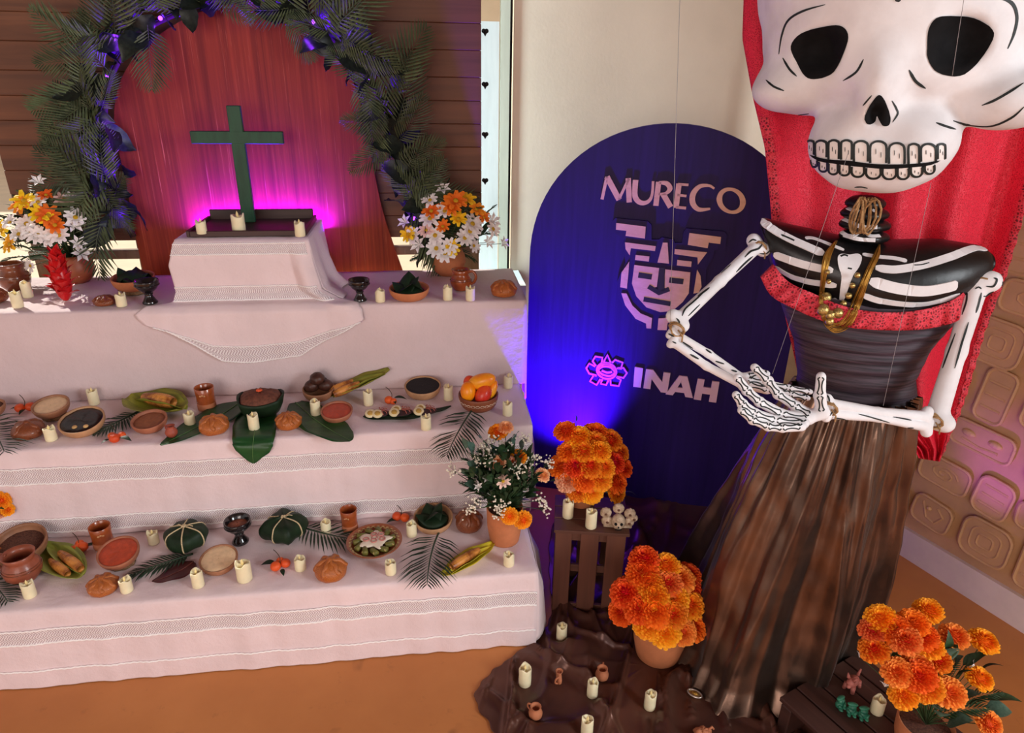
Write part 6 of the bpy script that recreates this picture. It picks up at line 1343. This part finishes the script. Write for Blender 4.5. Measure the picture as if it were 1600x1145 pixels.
for a in [(877, 998, 'cream LED candle on the satin cloth in front of the wooden crate', 1.0), (820, 1068, 'tallest cream LED candle at the left of the satin cloth', 1.12), (925, 1086, 'cream LED candle below the tiny clay jug on the satin cloth', .95), (1014.5, 1105, 'cream LED candle right of the middle of the satin cloth', .98), (916.6, 1146, 'cream LED candle at the bottom edge of the satin cloth', 1.0)]:
    candle(a[0], a[1], ZC, a[2], a[3], 'cream LED candles on the floor cloth', 3)
def tiny_jug(px, py, rpx, label, rz, lean=0):
    p = at(px, py, ZC); r = rpx / S(p); t = thing('tiny_clay_jug', label, 'jug', p, rot=(R(lean), 0, rz))
    MB().lathe([(.001, 0), (r * .6, 0), (r * .95, r * .45), (r, r * .95), (r * .82, r * 1.45), (r * .62, r * 1.7), (r * .66, r * 1.9), (r * .80, r * 2.1), (r * .68, r * 2.08), (r * .48, r * 1.75), (r * .6, r * 1.3), (r * .3, r * .8), (.001, r * .75)], 22).build('body', M_RAWCLAY, t)
    MB().tube(catmull([(r * .7, 0, r * 2.0), (r * 1.2, 0, r * 1.9), (r * 1.3, 0, r * 1.3), (r * .95, 0, r * .9)], 4), r * .13, 6).build('handle', M_RAWCLAY, t)
tiny_jug(940, 1060, 10.5, 'tiny terracotta jug beneath the middle flower pot', R(70)); tiny_jug(836.5, 1120, 11, 'tiny terracotta jug at the lower left of the satin cloth', R(140))
p = at(873, 1064, ZC); k = 1 / S(p); t = thing('ring_vessel', 'tiny terracotta ring-shaped vessel between two candles on the cloth', 'vessel', p)
MB().tube([(0, 8 * k * math.cos(a / 16 * 6.2832), 9 * k + 8 * k * math.sin(a / 16 * 6.2832)) for a in range(17)], 3.2 * k, 8, cap=False).build('ring_body', M_RAWCLAY, t); MB().lathe([(3 * k, 15 * k), (4 * k, 18 * k), (6 * k, 22 * k), (5 * k, 22 * k), (3 * k, 18 * k), (.0005, 17 * k)], 14).build('spout', M_RAWCLAY, t); MB().tube(catmull([(0, -6 * k, 16 * k), (-6 * k, -8 * k, 14 * k), (-7 * k, -8 * k, 6 * k), (0, -6 * k, 2 * k)], 4), 1.5 * k, 6).build('handle', M_RAWCLAY, t)
p = at(1085, 1086, ZC); k = 1 / S(p); t = thing('gold_brooch', 'small oval gold brooch lying on the satin folds', 'brooch', p + Vector((0, 0, .004)), R(-40))
MB().ell((0, 0, 0), (11 * k, 6.5 * k, 3 * k), 20, 10).build('setting', M_GBEAD, t); MB().tube([(11 * k * math.cos(a / 24 * 6.2832), 6.5 * k * math.sin(a / 24 * 6.2832), 2 * k) for a in range(25)], 1.5 * k, 6, cap=False).build('rim', mat('bright_silver_rim', C(226, 214, 204), .25, metal=.7), t); MB().ell((0, 0, 3 * k), (5 * k, 3 * k, 2 * k), 12, 8).build('stone', M_GOLDM, t)
def ornament(px, py, label):
    p = at(px, py, ZC); k = 1 / S(p); t = thing('clay_ornament', label, 'ornament', p); MB().ell((0, 0, 7 * k), (15 * k, 11 * k, 8 * k), 20, 12, fn=lambda v: 1 + .12 * math.sin(6 * math.atan2(v.y, v.x)) + .1 * nz(v.x * 4, v.y * 4, v.z * 4)).build('body', M_RAWCLAY, t)
    MB().ell((-9 * k, -4 * k, 15 * k), (5 * k, 5 * k, 6 * k), 12, 8).build('head', M_RAWCLAY, t); MB().tube([(8 * k, 0, 12 * k), (15 * k, 2 * k, 16 * k), (18 * k, 2 * k, 11 * k)], 2 * k, 6).build('tail', M_RAWCLAY, t)
ornament(1097, 1150, 'pinkish clay ornament cut off by the bottom edge of the picture')
# ---- upright slatted crate
M_CRATE = wood('brown_crate_wood', C(112, 66, 46), C(82, 46, 34), C(134, 84, 60), 'z', .65, streak=.3); M_CRATEX = wood('brown_crate_cross_wood', C(104, 62, 44), C(76, 44, 32), C(126, 80, 58), 'x', .65, streak=.3)
A0 = at(862, 955); A1 = at(966, 962); cw = (A1 - A0).length; cx_ = (A1 - A0).normalized(); ca = math.atan2(cx_.y, cx_.x); CHT = .375; CD = .215
cr8 = thing('wooden_crate', 'upright brown slatted wooden crate holding the upper marigold pot', 'crate', A0, ca)
for x0, x1 in ((0, .235 * cw), (.36 * cw, .62 * cw), (.73 * cw, cw)): MB().box((x0, 0, 0), (x1, .009, CHT - .012), bev=.0015).build('slat', M_CRATE, cr8, False); MB().box((x0, CD - .009, 0), (x1, CD, CHT - .012), bev=.0015).build('slat', M_CRATE, cr8, False)
for zz in (.006, CHT * .5, CHT - .05): MB().box((.006, .009, zz), (cw - .006, .022, zz + .03), bev=.0015).build('cross_bar', M_CRATEX, cr8, False); MB().box((.006, CD - .022, zz), (cw - .006, CD - .009, zz + .03), bev=.0015).build('cross_bar', M_CRATEX, cr8, False)
for x0 in (0, cw - .012):
    for y0 in (.022, .13): MB().box((x0, y0, 0), (x0 + .012, y0 + .06, CHT - .012), bev=.0015).build('side_slat', M_CRATE, cr8, False)
for y0, y1 in ((-.004, .068), (.072, .142), (.146, CD + .004)): MB().box((-.006, y0, CHT - .012), (cw + .012, y1, CHT), bev=.0015).build('top_board', M_CRATEX, cr8, False)
ZT = CHT + .0005
candle(887, 807, ZT, 'white LED candle at the left front of the crate top', 1.08, 'candles on the crate', 3); candle(923, 823, ZT, 'white LED candle at the front middle of the crate top', 1.08, 'candles on the crate', 3)
# small sugar-skull cluster
p = at(965, 826, ZT); k = 1 / S(p); t = thing('skull_ornament', 'pale clay skull ornament ringed with rosettes on the crate corner', 'ornament', p, R(-12))
M_CLAYW = mat('pale_clay', C(214, 192, 164), .7, C(150, 124, 98), scale=60, bump=.5)
o = MB().ell((0, 0, 13 * k), (11 * k, 11 * k, 14 * k), 22, 16, fn=lambda v: 1 - .12 * max(0, -v.z) - .22 * math.exp(-((abs(v.x) - .38) ** 2 + (v.z - .10) ** 2) / .03) * (v.y < 0)).build('skull', M_CLAYW, t)
for x in (-4.2, 4.2): MB().ell((x * k, -9 * k, 15 * k), (2.6 * k, 1.5 * k, 2.8 * k), 10, 8).build('eye', M_BLK, o)
MB().ell((0, -10.5 * k, 10 * k), (1.3 * k, 1 * k, 1.8 * k), 8, 6).build('nose', M_BLK, o); MB().tube([(-5 * k, -9 * k, 5.5 * k), (0, -10.2 * k, 4.5 * k), (5 * k, -9 * k, 5.5 * k)], .7 * k, 5).build('mouth', M_BLK, o)
for i in range(5): MB().tube([((-4 + 2 * i) * k, -9.8 * k, 7 * k), ((-4 + 2 * i) * k, -9.8 * k, 3.5 * k)], .35 * k, 4).build('tooth_line', M_BLK, o)
for x, z_, r_ in ((-20, 27, 9), (-1, 36, 9), (17, 28, 9), (-17, 12, 9), (17, 12, 8), (24, 20, 6)):
    q = MB().ell((x * k, 3 * k, z_ * k), (r_ * k, 5 * k, r_ * k), 20, 10, fn=lambda v: 1 + .08 * math.sin(9 * math.atan2(v.z, v.x))).build('rosette', M_CLAYW, t); MB().ell((x * k, -1.5 * k, z_ * k), (2.4 * k, 1.6 * k, 2.4 * k), 10, 6).build('rosette_centre', mat('brown_bead', C(110, 70, 50), .6), q)
MB().box((-22 * k, 2 * k, 0), (22 * k, 7 * k, 8 * k), bev=.002).build('base', M_CLAYW, t)
# ---- marigold pots
def marigolds(label, potlabel, px, py, z, wpx, hpx, heads, r0, leaves, mats, group=None, seed=1):
    p, r, h = pot(px, py, z, wpx, hpx, potlabel, 'cyl'); base = p + Vector((0, 0, h * .9)); sz = 1 / S(base); q = random.Random(seed); FL_ = []
    for i, hd in enumerate(heads):
        x, y, dy = hd[:3]; m_ = mats[q.randrange(len(mats))] if len(hd) < 4 else hd[3]; FL_.append((MARI_ME[(q.randrange(3), m_.name)], 'marigold', x, y, dy, r0 * sz * q.uniform(.92, 1.12), .35))
    bouquet(label, base, FL_, [(me, 'leaf', x, y, dy, s * sz) for me, x, y, dy, s in leaves], name='marigold_bouquet')
AB = [M_MAR_A, M_MAR_A, M_MAR_B]
marigolds('dense orange marigolds in the pot on top of the crate', 'terracotta pot on the crate, under the marigolds', 906, 783, ZT, 52, 1.5,
    [(884, 674, .02, M_MAR_B), (905, 684, .0), (930, 678, .02), (952, 688, .01), (966, 706, .01), (888, 706, -.02, M_MAR_B), (912, 704, -.04), (936, 704, -.05), (958, 722, -.03), (878, 728, -.02, M_MAR_B), (900, 728, -.06, M_MAR_B), (922, 728, -.07), (943, 730, -.07), (972, 730, 0, M_MAR_B), (888, 748, -.05, M_PEACH), (914, 748, -.08, M_MAR_B), (936, 746, -.08), (962, 752, -.03), (904, 766, -.07), (924, 768, -.08, M_MAR_A), (962, 768, -.03), (930, 690, -.02)], 19, [(BL_ME, 898, 652, .03, 16), (BL_ME, 944, 756, -.05, 24), (BL_ME, 940, 764, -.05, 22), (BL_ME, 985, 772, 0, 20), (BL_ME, 925, 735, 0, 24), (BL_ME, 868, 752, 0, 20)] + [(BL_ME, x, y, dy + .06, 26) for x, y, dy in scatter(10, 925, 725, 40, 40, 3)], AB, seed=5)
MC = [M_MAR_C, M_MAR_C, M_MAR_B, M_MAR_A]
marigolds('orange-red marigolds in the pot on the satin cloth before the skirt', 'terracotta pot standing on the satin cloth', 1027, 1019, .006, 82, 1.62,
    [(1006, 874, .03, M_MAR_B), (1040, 884, .02), (1074, 898, .03, M_MAR_B), (1004, 896, .0, M_MAR_B), (1014, 912, -.03, M_MAR_A), (1042, 912, -.03), (1072, 918, 0, M_MAR_B), (1050, 936, -.06, M_MAR_A), (1022, 930, -.06), (978, 926, -.02, M_MAR_B), (974, 954, -.02, M_MAR_B), (1000, 950, -.07, M_MAR_B), (1022, 954, -.09), (1050, 958, -.10, M_MAR_A), (1076, 944, -.05), (1104, 956, -.02), (1014, 974, -.10), (1038, 986, -.12, M_MAR_A), (1066, 986, -.11), (1082, 978, -.07, M_MAR_B), (1060, 905, 0)], 23, [(BL_ME, 1000, 975, -.06, 26), (BL_ME, 1088, 968, -.04, 24), (BL_ME, 1045, 900, 0, 22), (BL_ME, 1030, 940, -.02, 30)] + [(BL_ME, x, y, dy + .05, 30) for x, y, dy in scatter(14, 1035, 940, 50, 44, 9)], MC, seed=8)
# ---- low dark pallet on the right
ZP = .14; a0 = at(1337, 1026, ZP); a1 = at(1262, 1125, ZP); s0 = at(1321, 1044, ZP); s1 = at(1388, 1098, ZP)
px_ = (s1 - s0).normalized(); py_ = Vector((-px_.y, px_.x, 0)); py_ = py_ if py_.dot(a1 - a0) > 0 else -py_
M_PAL = wood('dark_stained_pallet', C(78, 48, 40), C(52, 32, 28), C(108, 74, 62), 'x', .5, streak=.35)
pl_ = thing('dark_wooden_pallet', 'low dark-stained pallet under the right-hand flower pot', 'pallet', Vector((a0.x, a0.y, 0)), math.atan2(px_.y, px_.x))
sg_ = 1 if (Matrix.Rotation(-math.atan2(px_.y, px_.x), 3, 'Z') @ py_).y > 0 else -1
W_ = (a1 - a0).dot(py_) + .04; n_ = 5; pw = W_ / n_
for i in range(n_):
    y0, y1 = sorted((sg_ * (i * pw - .03 + .003), sg_ * ((i + 1) * pw - .03 - .003))); MB().box((-.01, y0, ZP - .016), (.62, y1, ZP), bev=.002).build('plank', M_PAL, pl_, False)
for x in (.0, .29, .57): y0, y1 = sorted((sg_ * -.028, sg_ * (W_ - .032))); MB().box((x, y0, 0), (x + .035, y1, ZP - .0165), bev=.003).build('bearer', M_PAL, pl_, False)
candle(1369, 1112, ZP + .0005, 'cream LED candle on the dark pallet beside the green figurines', 1.0, None, 1)
marigolds('marigolds with grey-green leaves in the pot on the dark pallet', 'terracotta pot on the dark pallet at the lower right', 1434, 1166, ZP + .0005, 80, 1.35,
    [(1376, 966, .04), (1364, 984, .03), (1398, 984, .01, M_MAR_B), (1450, 954, .06, M_MAR_A), (1426, 974, .02, M_MAR_B), (1414, 1000, -.02), (1440, 994, 0, M_MAR_B), (1366, 1014, 0, M_MAR_A), (1452, 1010, -.01), (1490, 994, .04), (1536, 1002, .06, M_MAR_A), (1464, 1032, -.02, M_MAR_A), (1402, 1050, -.04), (1436, 1056, -.06, M_MAR_B), (1412, 1086, -.07), (1446, 1072, -.07, M_MAR_A), (1482, 1082, -.06), (1530, 1060, .0, M_MAR_A), (1544, 1130, -.06), (1432, 1040, -.03)], 21,
    [(EUC_ME, 1488, 1024, 0, 34), (EUC_ME, 1500, 1036, .01, 30), (BL_ME, 1530, 1030, .03, 40), (BL_ME, 1550, 1045, .03, 34), (EUC_ME, 1460, 1105, -.06, 28), (EUC_ME, 1472, 1118, -.06, 26), (FERN_ME, 1500, 1110, -.02, 70), (FERN_ME, 1530, 1090, 0, 60), (BL_ME, 1570, 1095, 0, 46), (EUC_ME, 1515, 1090, -.02, 34), (BL_ME, 1400, 1030, .02, 36), (FERN_ME, 1390, 1035, .03, 40), (LILY, 1342, 1024, .03, 10), (LILY, 1380, 1070, 0, 11), (LILY, 1524, 1036, .02, 10), (EUC_ME, 1560, 1110, 0, 36), (EUC_ME, 1500, 1130, -.05, 40), (FERN_ME, 1480, 1050, .02, 50)] + [(BL_ME, x, y, dy + .05, 34) for x, y, dy in scatter(16, 1455, 1040, 70, 56, 13)], [M_MAR_C, M_MAR_A, M_MAR_C], seed=12)
# figurines
def figs(label, px, py, m, parts, rz, name):
    p = at(px, py, ZP + .0005); k = 1 / S(p); t = thing(name, label, 'figurine', p, rz)
    for nm, c, r_ in parts:
        if len(c) == 3: MB().ell([x * k for x in c], [x * k for x in r_], 14, 10).build(nm, m, t)
        else: MB().tube([[x * k for x in c[:3]], [x * k for x in c[3:]]], [q * k for q in r_], 8).build(nm, m, t)
M_PINKC = mat('pinkish_clay', C(196, 116, 104), .6, scale=40, var=.15, bump=.3)
figs('small pink clay dog figurine on the dark pallet', 1330, 1074, M_PINKC, [('body', (0, 0, 14), (13, 8, 8)), ('head', (-14, -2, 22), (8, 6, 6.5)), ('snout', (-21, -3, 20), (4.5, 3.5, 3.5)), ('ear', (-13, -5, 27, -12, -9, 34), (3, .8)), ('ear', (-13, 3, 27, -12, 6, 34), (3, .8)), ('leg', (-8, -5, 12, -10, -7, 0), (4, 3)), ('leg', (-8, 5, 12, -10, 7, 0), (4, 3)), ('leg', (9, -5, 12, 11, -7, 0), (4.2, 3)), ('leg', (9, 5, 12, 11, 7, 0), (4.2, 3)), ('tail', (12, 0, 18, 19, 0, 27), (2.6, 1.4))], R(30), 'dog_figurine')
M_JADE = mat('green_jade', C(66, 148, 116), .35, C(30, 96, 76), scale=50, bump=.4)
for dx, dy, lb, rz in ((-14, -6, 'left', 20), (4, 4, 'middle', -20), (22, 10, 'right', -10)):
    figs('green stone figurine, %s one of three, on the pallet by the candle' % lb, 1325 + dx, 1110 + dy, M_JADE, [('body', (0, 0, 6), (8, 6, 7)), ('head', (0, -1, 14), (6, 5, 5)), ('headdress', (0, 1, 18), (8, 4, 3)), ('arm', (-7, -3, 9, -3, -7, 5), (2.4, 2)), ('arm', (7, -3, 9, 3, -7, 5), (2.4, 2)), ('foot', (-4, -6, 2), (3, 4, 2.2)), ('foot', (4, -6, 2), (3, 4, 2.2))], R(rz), 'stone_figurine')

# violet lamp washing the carved wall
wp_ = onpl(1572, 725, B0, WN); lamp('violet_wall_lamp', 'SPOT', wp_ + WN * .42 + Vector((0, -.1, -.25)), wp_, 9, (.42, .10, 1.0), .03, spot=46, blend=1.0)
